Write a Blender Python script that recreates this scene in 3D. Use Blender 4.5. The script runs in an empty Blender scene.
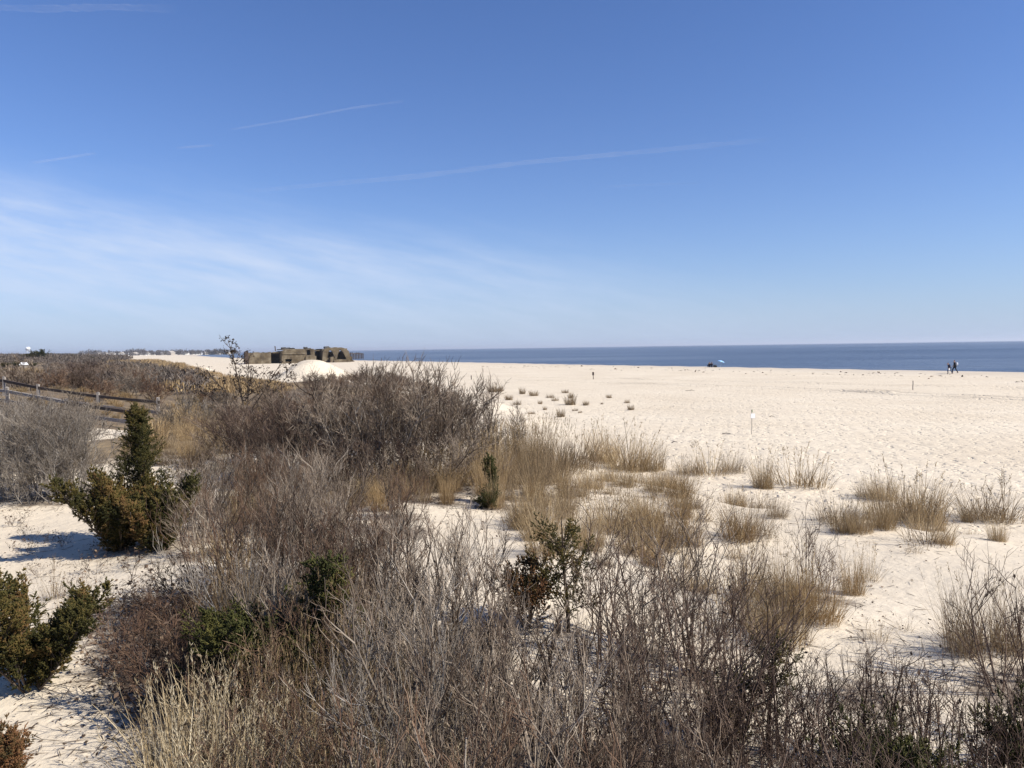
import bpy, bmesh, math, random
import numpy as np
from mathutils import Vector, Matrix, geometry

random.seed(7)
rng = np.random.default_rng(7)
SC = bpy.context.scene
COL = SC.collection
PI = math.pi
W, H, F = 1024, 768, 745.0

# ------------------------------------------------------------------ camera
CZ = 4.5
PITCH = math.radians(2.77)
ROLL = math.radians(0.83)
_R0 = np.array([1.0, 0, 0])
_U0 = np.array([0, math.sin(PITCH), math.cos(PITCH)])
FW = np.array([0, math.cos(PITCH), -math.sin(PITCH)])
RT = math.cos(ROLL) * _R0 - math.sin(ROLL) * _U0
UP = math.cos(ROLL) * _U0 + math.sin(ROLL) * _R0
CAM = np.array([0.0, 0.0, CZ])
cam_d = bpy.data.cameras.new('camera')
cam = bpy.data.objects.new('camera', cam_d)
COL.objects.link(cam)
cam.matrix_world = Matrix(((RT[0], UP[0], -FW[0], 0), (RT[1], UP[1], -FW[1], 0), (RT[2], UP[2], -FW[2], CZ), (0, 0, 0, 1)))
cam_d.sensor_width = 36.0
cam_d.lens = F / W * 36.0
cam_d.clip_start = 0.1
cam_d.clip_end = 400000
SC.camera = cam

def ray(px, py):
    d = FW + (px - 512) / F * RT - (py - 384) / F * UP
    return d / d[1]                       # per metre of depth

def project(x, y, z):
    P = np.stack([np.asarray(x, float), np.asarray(y, float), np.asarray(z, float) - CZ], -1)
    d = P @ FW
    return 512 + F * (P @ RT) / d, 384 - F * (P @ UP) / d

# ------------------------------------------------------------------ terrain
def sstep(a, b, v):
    t = np.clip((np.asarray(v, float) - a) / (b - a), 0, 1)
    return t * t * (3 - 2 * t)

def wav(x, y, s, k):
    r = np.random.default_rng(k)
    out = 0
    for i in range(6):
        a = r.uniform(0, 2 * PI); f = s * r.uniform(.6, 1.7)
        out = out + np.sin((x * math.cos(a) + y * math.sin(a)) * f + r.uniform(0, 6.28))
    return out / 6 * 1.6

EY = [-60, 0, 8, 14, 18.5, 25, 40, 55, 75, 110, 200, 400, 900, 2500, 60000]
EX = [26, 19, 15.5, 11.5, 6.0, 3.4, 2.0, 0.0, -15, -42, -84, -200, -480, -1500, -48000]
SY = [-4000, 15, 100, 156, 280, 425, 520, 800, 1300, 1900, 2600, 60000]
SX = [2000, 118, 68, 34, -42, -130, -190, -330, -560, -780, -1100, -40000]

def dune_d(x, y):
    return (np.interp(y, EY, EX) - x) * np.interp(y, [0, 12, 30, 60], [.8, .62, .8, .9])

RUTS = [((45, 45), (38, 55.5), (28, 72.6), (11, 93), (-8, 110)), ((47, 46.5), (40, 57.2), (29.6, 74.4), (12.4, 95), (-7, 112)), ((60, 62), (40, 76.5), (14, 103), (-10, 122)), ((62, 63.6), (41.4, 78.2), (15, 105), (-9, 124))]

def seg_d(x, y, pts):
    best = None
    for (ax, ay), (bx, by) in zip(pts[:-1], pts[1:]):
        L2 = (bx - ax) ** 2 + (by - ay) ** 2
        t = np.clip(((x - ax) * (bx - ax) + (y - ay) * (by - ay)) / L2, -.3, 1)
        d = np.hypot(x - ax - t * (bx - ax), y - ay - t * (by - ay))
        best = d if best is None else np.minimum(best, d)
    return best

def hgt(x, y, fine=False):
    x = np.asarray(x, float); y = np.asarray(y, float)
    r = np.hypot(x, y)
    near = np.clip(60 / (r + 1e-6), 0, 1)
    d = dune_d(x, y) + wav(x, y, .45, 3) * .9 + wav(x, y, 1.3, 4) * .35
    m = sstep(-1.2, 2.6, d)
    hd = 1.45 + .16 * wav(x, y, .35, 1) + .07 * wav(x, y, 1.1, 2)
    hd = hd + 1.35 * sstep(10, 70, d) * sstep(60, 240, y) + .35 * wav(x, y, .06, 9) * sstep(40, 120, r)
    # lower ground right of the thicket
    hd = hd - .38 * sstep(.5, 5, x) * sstep(6, 13, y) * (1 - sstep(26, 40, y))
    hd = hd - .95 * sstep(24, 40, y) * sstep(-12, -3, x) * (1 - sstep(75, 90, y))
    # fenced path running down to the beach
    pz = np.clip(.9 + (-17 - x) * .1, .6, 2.2)
    pm = sstep(29, 34, y) * (1 - sstep(47, 56, y)) * sstep(-60, -40, x) * (1 - sstep(-13, -8, x))
    hd = hd * (1 - pm) + pz * pm
    beach = .05 * wav(x, y, .25, 5) + .012 * r * 0
    z = beach * (1 - m) + hd * m
    # sand mound before the bunker
    g1 = np.exp(-(((x + 26.8) / 4.3) ** 2 + ((y - 100) / 6) ** 2)); g2 = np.exp(-(((x + 25.5) / 9) ** 2 + ((y - 101) / 10) ** 2))
    mz = (2.6 + .22 * wav(x, y, .55, 15) + .1 * wav(x, y, 1.6, 16)) * g1 + .75 * g2
    z = .5 * (z + mz + np.sqrt((z - mz) ** 2 + .35 * g2)) * g2 ** .25 + z * (1 - g2 ** .25)
    # shore slope
    xs = np.interp(y, SY, SX)
    off = (x - xs) * .85 + 1.5 * wav(x, y, .05, 6)
    z = np.where(off > -14, z * (1 - sstep(-14, -6, off)) + .22 * sstep(-14, -6, off), z)
    z = z - np.clip(off, 0, 40) * .09
    if fine:
        a = sstep(.0, 1.0, 1 - r / 260)
        b = 1 - m
        # trampled sand: hummocks and footprints
        z = z + a * b * (.022 * wav(x, y, 4.2, 11) + .020 * wav(x, y, 8.0, 12)) * sstep(0, 1, (off < -18) * 1.0)
        z = z + m * .007 * wav(x, y, 6.0, 13)
        for p in RUTS:
            q = seg_d(x, y, p)
            z = z + b * (-.17 * np.exp(-(q / .34) ** 2) + .09 * np.exp(-((q - .75) / .3) ** 2)) * (.75 + .5 * wav(x, y, .5, 14))
    return z

def hit(px, py):
    d = ray(px, py)
    t = np.geomspace(2.0, 6000, 6000)
    g = CZ + d[2] * t - hgt(d[0] * t, t)
    i = np.argmax(g < 0)
    if g[i] >= 0:
        i = len(t) - 1
    a, b = t[max(i - 1, 0)], t[i]
    for _ in range(30):
        c = (a + b) / 2
        if CZ + d[2] * c - float(hgt(d[0] * c, c)) < 0: b = c
        else: a = c
    c = (a + b) / 2
    return np.array([d[0] * c, c, float(hgt(d[0] * c, c))])

def inpoly(px, py, poly):
    px = np.asarray(px); py = np.asarray(py); c = np.zeros(px.shape, bool)
    n = len(poly)
    for i in range(n):
        x1, y1 = poly[i]; x2, y2 = poly[(i + 1) % n]
        k = (y1 > py) != (y2 > py)
        xi = (x2 - x1) * (py - y1) / (y2 - y1 + 1e-9) + x1
        c ^= k & (px < xi)
    return c

def scatter(poly, spacing, seed, tries=6000, maxn=400, jitter=.5):
    """ground points whose bases lie in an outline, kept apart by spacing (metres)"""
    r = np.random.default_rng(seed)
    V = np.array([hit(*p) for p in poly])
    lo, hi = V.min(0), V.max(0)
    X = r.uniform(lo[0] - 1, hi[0] + 1, tries); Y = r.uniform(max(lo[1] - 1, 2.2), hi[1] + 1, tries)
    Z = hgt(X, Y)
    px, py = project(X, Y, Z)
    ok = inpoly(px, py, poly)
    out = []
    for x, y, z in zip(X[ok], Y[ok], Z[ok]):
        s = spacing * r.uniform(1 - jitter, 1 + jitter)
        if all((x - a) ** 2 + (y - b) ** 2 > s * s for a, b, _ in out):
            out.append((x, y, z))
            if len(out) >= maxn: break
    return out

def scatter_far(poly, n, seed, y0=60, y1=1200, x0=-260, x1=320):
    """ground points thinning out with distance"""
    r = np.random.default_rng(seed); k = n * 60
    Y = np.exp(r.uniform(math.log(y0), math.log(y1), k)); X = (r.uniform(x0, x1, k) - 512) / F * Y
    Z = hgt(X, Y); px, py = project(X, Y, Z); ok = inpoly(px, py, poly)
    return np.stack([X, Y, Z], -1)[ok][:n]

# ------------------------------------------------------------------ materials
def mat(name, rough=.9, spec=.2):
    m = bpy.data.materials.new(name); m.use_nodes = True
    b = m.node_tree.nodes['Principled BSDF']
    b.inputs['Roughness'].default_value = rough
    b.inputs['Specular IOR Level'].default_value = spec
    return m, m.node_tree, b

def N(nt, t, **k):
    n = nt.nodes.new(t)
    for a, v in k.items():
        if a.startswith('i_'): n.inputs[int(a[2:])].default_value = v
        else: setattr(n, a, v)
    return n

def ramp(nt, fac, stops, interp='LINEAR'):
    r = nt.nodes.new('ShaderNodeValToRGB'); e = r.color_ramp.elements
    r.color_ramp.interpolation = interp
    while len(e) < len(stops): e.new(.5)
    for el, (p, c) in zip(e, stops):
        el.position = p; el.color = (*c, 1)
    nt.links.new(fac, r.inputs[0])
    return r.outputs[0]

def mixc(nt, fac, a, b, mode='MIX'):
    n = nt.nodes.new('ShaderNodeMix'); n.data_type = 'RGBA'; n.blend_type = mode
    for s, v in ((n.inputs[0], fac), (n.inputs[6], a), (n.inputs[7], b)):
        if isinstance(v, bpy.types.NodeSocket): nt.links.new(v, s)
        elif isinstance(v, (int, float)): s.default_value = v
        else: s.default_value = (*v, 1)
    return n.outputs[2]

def noise(nt, scale, vec=None, detail=4, rough=.55, out=0):
    n = nt.nodes.new('ShaderNodeTexNoise'); n.inputs['Scale'].default_value = scale
    n.inputs['Detail'].default_value = detail; n.inputs['Roughness'].default_value = rough
    if vec is not None: nt.links.new(vec, n.inputs['Vector'])
    return n.outputs[out]

def mathn(nt, op, a, b=None, c=None, clamp=False):
    n = nt.nodes.new('ShaderNodeMath'); n.operation = op; n.use_clamp = clamp
    for s, v in zip(n.inputs, (a, b, c)):
        if v is None: continue
        if isinstance(v, bpy.types.NodeSocket): nt.links.new(v, s)
        else: s.default_value = v
    return n.outputs[0]

def plant_mat(name, stops, var=.35, rough=.85, trans=0.0, spec=.15):
    """colour from a per-piece tone attribute, shifted a little per object"""
    m, nt, b = mat(name, rough, spec)
    at = N(nt, 'ShaderNodeAttribute', attribute_name='tone')
    oi = nt.nodes.new('ShaderNodeObjectInfo')
    sh = mathn(nt, 'MULTIPLY_ADD', oi.outputs['Random'], var, -var / 2)
    t = mathn(nt, 'ADD', at.outputs['Fac'], sh, clamp=True)
    c = ramp(nt, t, stops)
    nt.links.new(c, b.inputs['Base Color'])
    if trans:
        tr = nt.nodes.new('ShaderNodeBsdfTranslucent'); nt.links.new(c, tr.inputs[0])
        mx = nt.nodes.new('ShaderNodeMixShader'); mx.inputs[0].default_value = trans
        nt.links.new(b.outputs[0], mx.inputs[1]); nt.links.new(tr.outputs[0], mx.inputs[2])
        nt.links.new(mx.outputs[0], nt.nodes['Material Output'].inputs[0])
    return m

M = {}
M['bark'] = plant_mat('bark_grey', [(0, (.042, .030, .022)), (.5, (.130, .100, .074)), (1, (.36, .305, .24))], var=.75)
M['twig'] = plant_mat('twig_brown', [(0, (.034, .021, .014)), (.5, (.115, .080, .056)), (1, (.34, .27, .20))], var=.75)
M['bark_grey'] = plant_mat('bark_pale', [(0, (.10, .088, .076)), (.5, (.20, .178, .155)), (1, (.34, .31, .275))])
M['twig_grey'] = plant_mat('twig_pale', [(0, (.075, .058, .044)), (.5, (.18, .148, .116)), (1, (.34, .295, .24))])
M['twig_dark'] = plant_mat('twig_plum', [(0, (.024, .015, .012)), (.5, (.076, .049, .037)), (1, (.21, .15, .11))], var=.6)
M['twig_red'] = plant_mat('twig_russet', [(0, (.06, .035, .024)), (.5, (.15, .09, .058)), (1, (.26, .18, .115))])
M['grass'] = plant_mat('beach_grass_dry', [(0, (.13, .09, .046)), (.5, (.36, .262, .142)), (1, (.58, .45, .275))], trans=.25)
M['grass_brown'] = plant_mat('dune_grass_brown', [(0, (.09, .062, .036)), (.5, (.235, .17, .10)), (1, (.40, .305, .185))], trans=.22)
M['grass_gold'] = plant_mat('switch_grass_gold', [(0, (.13, .085, .04)), (.5, (.35, .24, .12)), (1, (.56, .415, .235))], trans=.25)
M['straw'] = plant_mat('reed_straw', [(0, (.19, .13, .07)), (.5, (.40, .31, .18)), (1, (.62, .53, .37))], trans=.2)
M['cedar'] = plant_mat('cedar_foliage', [(0, (.020, .021, .007)), (.4, (.054, .049, .014)), (.68, (.105, .078, .022)), (1, (.15, .082, .032))], var=.1, rough=.7)
M['cedar_rust'] = plant_mat('cedar_foliage_bronzed', [(0, (.03, .03, .012)), (.4, (.085, .055, .022)), (.75, (.16, .075, .032)), (1, (.23, .12, .06))], var=.1, rough=.7)
M['cedar_green'] = plant_mat('cedar_foliage_green', [(0, (.016, .020, .007)), (.5, (.046, .048, .013)), (1, (.11, .095, .026))], var=.1, rough=.7)
M['dead_leaf'] = plant_mat('dead_leaf', [(0, (.03, .02, .014)), (.5, (.085, .055, .038)), (1, (.20, .14, .09))])
M['scrub'] = plant_mat('far_scrub', [(0, (.060, .047, .039)), (.5, (.115, .092, .075)), (1, (.18, .15, .12))], var=0)
M['town_tree'] = plant_mat('town_tree', [(0, (.05, .045, .042)), (.5, (.09, .08, .072)), (1, (.15, .13, .115))], var=0)

def simple(name, col, rough=.8, spec=.3, nscale=3, amt=.35, metal=0):
    m, nt, b = mat(name, rough, spec)
    tc = nt.nodes.new('ShaderNodeTexCoord')
    n = noise(nt, nscale, tc.outputs['Object'], 5)
    c = mixc(nt, n, tuple(v * (1 - amt) for v in col), tuple(min(1, v * (1 + amt)) for v in col))
    nt.links.new(c, b.inputs['Base Color']); b.inputs['Metallic'].default_value = metal
    return m

M['wood'] = simple('weathered_wood', (.31, .27, .23), nscale=9, amt=.5)
M['wood_dark'] = simple('dark_wood', (.075, .055, .042), nscale=9, amt=.5)
M['white'] = simple('white_paint', (.78, .78, .76), amt=.06)
M['iron_and_shade'] = simple('rusty_iron_and_shade', (.06, .04, .03), nscale=6, amt=.5)  # rust of the iron post, and shade painted on the concrete end pier
M['green'] = simple('green_cap', (.05, .16, .06), amt=.2)
M['navy'] = simple('navy_cloth', (.018, .024, .045), nscale=20, amt=.3)
M['blackcloth'] = simple('black_cloth', (.012, .012, .014), nscale=20, amt=.3)
M['denim'] = simple('denim', (.05, .075, .13), nscale=30, amt=.3)
M['greycloth'] = simple('grey_cloth', (.16, .16, .17), nscale=20, amt=.3)
M['palecloth'] = simple('pale_cloth', (.68, .70, .74), nscale=20, amt=.1)
M['skin'] = simple('skin', (.50, .31, .22), rough=.5, nscale=8, amt=.1)
M['hair'] = simple('hair', (.03, .02, .014), nscale=40, amt=.4)
M['shoe'] = simple('shoe', (.02, .018, .016), amt=.2)
M['sole'] = simple('shoe_sole', (.5, .5, .48), amt=.1)
M['umb'] = simple('umbrella_cloth', (.30, .52, .80), amt=.08)
M['umb_pale'] = simple('umbrella_cloth_pale', (.36, .62, .88), amt=.05)
M['roof_grey'] = simple('roof_shingle', (.14, .13, .125), nscale=2, amt=.3)
M['roof_white'] = simple('roof_white', (.75, .75, .74), amt=.08)
M['siding'] = simple('siding', (.55, .54, .51), nscale=1, amt=.12)
M['siding_tan'] = simple('siding_tan', (.36, .32, .27), nscale=1, amt=.15)
M['pane'] = simple('window_pane', (.03, .04, .05), rough=.1, spec=.6)
M['rock'] = simple('jetty_rock', (.07, .065, .06), nscale=.4, amt=.4)

def concrete_mat():
    m, nt, b = mat('old_concrete', .92, .15)
    tc = nt.nodes.new('ShaderNodeTexCoord')
    n1 = noise(nt, .35, tc.outputs['Object'], 6, .65)
    mp = N(nt, 'ShaderNodeMapping'); mp.inputs['Scale'].default_value = (.5, .5, .22)
    nt.links.new(tc.outputs['Object'], mp.inputs[0])
    n2 = noise(nt, 1.1, mp.outputs[0], 5, .7)
    c = ramp(nt, n1, [(.32, (.065, .049, .032)), (.5, (.16, .128, .085)), (.7, (.27, .228, .16))])
    st = ramp(nt, n2, [(.38, (.62, .58, .52)), (.62, (1, 1, 1))])
    nt.links.new(mixc(nt, 1.0, c, st, 'MULTIPLY'), b.inputs['Base Color'])
    bp = N(nt, 'ShaderNodeBump'); bp.inputs['Strength'].default_value = .6; bp.inputs['Distance'].default_value = .15
    nt.links.new(n1, bp.inputs['Height']); nt.links.new(bp.outputs[0], b.inputs['Normal'])
    return m
M['concrete'] = concrete_mat()

def sand_mat():
    m, nt, b = mat('sand', .95, .1)
    g = nt.nodes.new('ShaderNodeNewGeometry'); P = g.outputs['Position']
    big = noise(nt, .12, P, 5, .6)
    med = noise(nt, 1.3, P, 5, .6)
    fin = noise(nt, 60, P, 3, .6)
    c = ramp(nt, big, [(.3, (.60, .503, .372)), (.7, (.675, .582, .445))])
    c = mixc(nt, ramp(nt, med, [(.35, (0, 0, 0)), (.75, (.30, .30, .30))]), c, (.46, .38, .285))
    c = mixc(nt, ramp(nt, fin, [(.62, (0, 0, 0)), (.8, (.25, .25, .25))]), c, (.30, .235, .17))
    # damp strand near the water
    sh = N(nt, 'ShaderNodeAttribute', attribute_name='shore')
    c = mixc(nt, mathn(nt, 'MULTIPLY', sh.outputs['Fac'], .45), c, (.40, .345, .285))
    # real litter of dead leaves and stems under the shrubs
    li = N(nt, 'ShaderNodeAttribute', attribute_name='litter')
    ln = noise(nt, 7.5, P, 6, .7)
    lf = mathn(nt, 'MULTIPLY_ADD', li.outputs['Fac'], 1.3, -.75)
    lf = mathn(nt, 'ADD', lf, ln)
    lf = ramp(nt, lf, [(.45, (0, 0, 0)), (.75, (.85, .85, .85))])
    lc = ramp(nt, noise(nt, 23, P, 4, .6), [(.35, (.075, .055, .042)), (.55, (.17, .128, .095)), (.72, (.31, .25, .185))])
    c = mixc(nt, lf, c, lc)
    # turf of dry dune grass on the back dune
    cv = N(nt, 'ShaderNodeAttribute', attribute_name='cover')
    cn = noise(nt, .10, P, 6, .65)
    cn2 = noise(nt, 1.6, P, 5, .7)
    cc = ramp(nt, cn, [(.36, (.115, .088, .066)), (.52, (.19, .14, .088)), (.66, (.315, .235, .135))])
    cc = mixc(nt, ramp(nt, cn2, [(.35, (.6, .6, .6)), (.6, (0, 0, 0))]), cc, (.10, .076, .055))
    cf = mathn(nt, 'MULTIPLY_ADD', cv.outputs['Fac'], 1.6, -.8)
    cf = mathn(nt, 'ADD', cf, cn2)
    cf = ramp(nt, cf, [(.4, (0, 0, 0)), (.62, (1, 1, 1))])
    c = mixc(nt, cf, c, cc)
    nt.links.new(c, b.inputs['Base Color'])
    # grains, scuffs and footprints
    v = nt.nodes.new('ShaderNodeTexVoronoi'); v.feature = 'SMOOTH_F1'; v.inputs['Scale'].default_value = 2.7
    v.inputs['Randomness'].default_value = 1
    wp = nt.nodes.new('ShaderNodeVectorMath'); wp.operation = 'MULTIPLY_ADD'
    nt.links.new(noise(nt, 1.7, P, 3, .6, 1), wp.inputs[0]); wp.inputs[1].default_value = (.9, .9, .9); nt.links.new(P, wp.inputs[2])
    nt.links.new(wp.outputs[0], v.inputs['Vector'])
    pit = ramp(nt, v.outputs['Distance'], [(.1, (0, 0, 0)), (.36, (1, 1, 1))])
    bt = N(nt, 'ShaderNodeAttribute', attribute_name='beach')
    pit = mathn(nt, 'MULTIPLY', pit, mathn(nt, 'MULTIPLY_ADD', bt.outputs['Fac'], .94, .06))
    hsum = mathn(nt, 'ADD', mathn(nt, 'MULTIPLY', pit, .55), mathn(nt, 'MULTIPLY', noise(nt, 4.2, P, 6, .6), .5))
    bp = N(nt, 'ShaderNodeBump'); bp.inputs['Strength'].default_value = .75; bp.inputs['Distance'].default_value = .11
    nt.links.new(hsum, bp.inputs['Height'])
    nt.links.new(bp.outputs[0], b.inputs['Normal'])
    return m
M['sand'] = sand_mat()

def sea_mat():
    m, nt, b = mat('sea_water', .3, .35)
    g = nt.nodes.new('ShaderNodeNewGeometry'); P = g.outputs['Position']
    mp = N(nt, 'ShaderNodeMapping'); mp.inputs['Scale'].default_value = (.0035, .012, 1); mp.inputs['Rotation'].default_value = (0, 0, .2)
    nt.links.new(P, mp.inputs[0])
    n = noise(nt, 1.0, mp.outputs[0], 5, .6)
    c = ramp(nt, n, [(.35, (.045, .060, .088)), (.52, (.075, .095, .130)), (.66, (.14, .16, .19))])
    nt.links.new(c, b.inputs['Base Color'])
    w = mathn(nt, 'ADD', noise(nt, .9, P, 4, .6), mathn(nt, 'MULTIPLY', noise(nt, .16, P, 3, .5), 2.0))
    bp = N(nt, 'ShaderNodeBump'); bp.inputs['Strength'].default_value = 1.0; bp.inputs['Distance'].default_value = .55
    nt.links.new(w, bp.inputs['Height']); nt.links.new(bp.outputs[0], b.inputs['Normal'])
    return m
M['sea'] = sea_mat()

# ------------------------------------------------------------------ mesh helpers
def mk_mesh(name, V, Fc, material, tone=None, smooth=True):
    me = bpy.data.meshes.new(name)
    V = np.asarray(V, np.float32)
    if isinstance(Fc, np.ndarray):
        n, k = Fc.shape
        me.vertices.add(len(V)); me.vertices.foreach_set('co', V.ravel())
        me.loops.add(n * k); me.loops.foreach_set('vertex_index', Fc.astype(np.int32).ravel())
        me.polygons.add(n)
        me.polygons.foreach_set('loop_start', np.arange(0, n * k, k, dtype=np.int32))
        me.polygons.foreach_set('loop_total', np.full(n, k, np.int32))
        me.update(calc_edges=True)
    else:
        me.from_pydata([tuple(map(float, v)) for v in V], [], Fc)
    if smooth:
        me.polygons.foreach_set('use_smooth', np.ones(len(me.polygons), bool))
    if tone is not None:
        a = me.attributes.new('tone', 'FLOAT', 'POINT')
        a.data.foreach_set('value', np.asarray(tone, np.float32))
    if material is not None: me.materials.append(material)
    return me

def link(name, me, parent=None):
    o = bpy.data.objects.new(name, me); COL.objects.link(o)
    if parent is not None: o.parent = parent
    return o

def tag(o, label=None, cat=None, group=None, kind=None):
    if label: o['label'] = label
    if cat: o['category'] = cat
    if group: o['group'] = group
    if kind: o['kind'] = kind
    return o

def empty(name, loc=(0, 0, 0), rz=0, label=None, cat=None, group=None):
    o = bpy.data.objects.new(name, None); COL.objects.link(o)
    o.location = [float(v) for v in loc]; o.rotation_euler = (0, 0, rz); o.empty_display_size = .2
    return tag(o, label, cat, group)

def place(kind, proto, loc, scale=1.0, rz=None, label=None, cat=None, group=None, wide=1.0, tilt=0.0, sink=.03):
    """proto: list of (part name, mesh) or a single mesh; a thing of its own at loc"""
    rz = random.uniform(0, 2 * PI) if rz is None else rz
    if isinstance(proto, list):
        o = bpy.data.objects.new(kind, None); COL.objects.link(o); o.empty_display_size = .2
        for n, me in proto:
            c = bpy.data.objects.new(n, me); COL.objects.link(c); c.parent = o
    else:
        o = bpy.data.objects.new(kind, proto); COL.objects.link(o)
    o.location = (float(loc[0]), float(loc[1]), float(loc[2]) - sink)
    o.rotation_euler = (random.uniform(-tilt, tilt), random.uniform(-tilt, tilt), rz)
    o.scale = (scale * wide, scale * wide, scale)
    return tag(o, label, cat, group)

class Tubes:
    def __init__(s): s.V = []; s.F = []; s.T = []
    def add(s, pts, r0, r1, tone, k=3):
        n = len(pts); base = len(s.V)
        for i in range(n):
            p = pts[i]
            t = (pts[min(i + 1, n - 1)] - pts[max(i - 1, 0)])
            if t.length < 1e-9: t = Vector((0, 0, 1))
            t.normalize()
            a = Vector((1, 0, 0)) if abs(t.x) < .8 else Vector((0, 1, 0))
            u = t.cross(a); u.normalize(); v = t.cross(u)
            r = r0 + (r1 - r0) * i / (n - 1)
            for j in range(k):
                an = 2 * PI * j / k + base * .7
                q = p + u * (math.cos(an) * r) + v * (math.sin(an) * r)
                s.V.append((q.x, q.y, q.z)); s.T.append(tone)
        for i in range(n - 1):
            for j in range(k):
                a = base + i * k + j; b = base + i * k + (j + 1) % k
                s.F.append((a, b, b + k, a + k))
    def mesh(s, name, material):
        return mk_mesh(name, np.array(s.V), np.array(s.F), material, s.T)

def rnd(a, b): return random.uniform(a, b)

def path(p, d, L, n, wig, up):
    pts = [p.copy()]; d = d.copy(); st = L / n
    for i in range(n):
        d = d + Vector((rnd(-wig, wig), rnd(-wig, wig), rnd(-wig, wig) + up))
        d.normalize(); p = p + d * st; pts.append(p.copy())
    return pts

def side(d, ang):
    a = Vector((0, 0, 1)) if abs(d.z) < .9 else Vector((1, 0, 0))
    u = d.cross(a); u.normalize(); v = d.cross(u); ph = rnd(0, 2 * PI)
    w = u * math.cos(ph) + v * math.sin(ph)
    return (d * math.cos(ang) + w * math.sin(ang)).normalized()

def shrub(Hh=1.4, spread=38, stems=8, n1=6, n2=6, n3=4, r=.012, mats=('bark', 'twig'), wig=.14, up=.05, base_w=.12, l1=.5, l2=.5, l3=.45, twig_r=.0021, leaves=0, tone=.5, single=False, ang=1.0):
    A, B = Tubes(), Tubes()
    if single: B = A
    tips = []
    for s in range(stems):
        az = 2 * PI * (s + rnd(-.4, .4)) / stems
        lean = math.radians(rnd(4, spread))
        d = Vector((math.sin(lean) * math.cos(az), math.sin(lean) * math.sin(az), math.cos(lean)))
        p0 = Vector((math.cos(az) * rnd(0, base_w), math.sin(az) * rnd(0, base_w), -.03))
        L = Hh * rnd(.62, .9)
        ps = path(p0, d, L, 7, wig, up)
        rs = r * rnd(.7, 1.15)
        tn = tone + rnd(-.3, .3)
        A.add(ps, rs, rs * .35, tn, 4)
        def at(ps, t):
            f = t * (len(ps) - 1); i = min(int(f), len(ps) - 2); q = ps[i].lerp(ps[i + 1], f - i)
            return q, (ps[i + 1] - ps[i]).normalized()
        for a in range(n1):
            t1 = rnd(.22, 1) if a else 1.0
            q, dd = at(ps, t1)
            L1 = L * l1 * rnd(.6, 1.15) * (1.15 - .5 * t1)
            p1 = path(q, side(dd, rnd(.35, .95) * ang), L1, 5, wig * 1.1, up * 1.6)
            A.add(p1, rs * .45, rs * .22, tn + rnd(-.15, .15), 3)
            for b_ in range(n2):
                t2 = rnd(.15, 1) if b_ else 1.0
                q2, d2 = at(p1, t2)
                L2 = L1 * l2 * rnd(.6, 1.3)
                p2 = path(q2, side(d2, rnd(.35, 1.0) * ang), L2, 4, wig * 1.3, up * 2)
                B.add(p2, max(rs * .22, twig_r * 1.3), twig_r, tn + rnd(-.25, .25), 3)
                for c in range(n3):
                    q3, d3 = at(p2, rnd(.2, 1) if c else 1.0)
                    L3 = max(L2 * l3, .07) * rnd(.6, 1.4)
                    p3 = path(q3, side(d3, rnd(.3, .95) * ang), L3, 2, wig * 1.2, up * 2)
                    B.add(p3, twig_r, twig_r * .55, tn + rnd(-.3, .35), 3)
                    tips.append(p3[-1])
    out = A.mesh('shrub_branches', M[mats[0]])
    if single: return out, tips
    res = [('branches', out), ('twig_crown', B.mesh('shrub_twigs', M[mats[1]]))]
    if leaves:
        pts = np.array([tuple(t) for t in random.sample(tips, min(leaves, len(tips)))])
        res.append(('dead_leaves', leaf_mesh(pts, .035, M['dead_leaf'])))
    return res, tips

def spindles(P, D, L, R, tone):
    """thin pointed three-sided leaf scales / quills"""
    n = len(P); D = D / (np.linalg.norm(D, axis=1, keepdims=True) + 1e-9)
    a = np.where(np.abs(D[:, 2:3]) < .9, np.array([[0, 0, 1.0]]), np.array([[1.0, 0, 0]]))
    U = np.cross(D, a); U /= np.linalg.norm(U, axis=1, keepdims=True); Vv = np.cross(D, U)
    L = np.broadcast_to(L, (n,))[:, None]; R = np.broadcast_to(R, (n,))[:, None]
    mid = P + D * L * .4
    vs = [P]
    for k in range(3):
        an = 2 * PI * k / 3
        vs.append(mid + (U * math.cos(an) + Vv * math.sin(an)) * R)
    vs.append(P + D * L)
    V = np.stack(vs, 1).reshape(-1, 3)
    b = np.arange(n)[:, None] * 5
    fs = []
    for k in range(3):
        i, j = 1 + k, 1 + (k + 1) % 3
        fs += [np.concatenate([b, b + j, b + i], 1), np.concatenate([b + 4, b + i, b + j], 1)]
    return V, np.concatenate(fs), np.repeat(tone, 5)

def leaf_mesh(P, size, material, flat=0.0, tonec=.5):
    n = len(P); r = rng
    D = r.normal(size=(n, 3)); D[:, 2] *= (1 - flat); D /= np.linalg.norm(D, axis=1, keepdims=True)
    Q = r.normal(size=(n, 3)); Q[:, 2] *= (1 - flat); S = Q - (Q * D).sum(1, keepdims=True) * D; S /= np.linalg.norm(S, axis=1, keepdims=True)
    Nn = np.cross(D, S)
    L = size * (.35 + 1.5 * r.uniform(0, 1, (n, 1)) ** 2); Wd = L * .28
    V = np.stack([P, P + D * L * .5 + S * Wd + Nn * L * .12, P + D * L + Nn * L * .1, P + D * L * .5 - S * Wd + Nn * L * .12], 1).reshape(-1, 3)
    b = np.arange(n)[:, None] * 4
    Fc = np.concatenate([np.concatenate([b, b + 1, b + 2], 1), np.concatenate([b, b + 2, b + 3], 1)])
    return mk_mesh('leaves', V, Fc, material, np.repeat(np.clip(r.normal(tonec, .25, n), 0, 1), 4), smooth=False)

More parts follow.
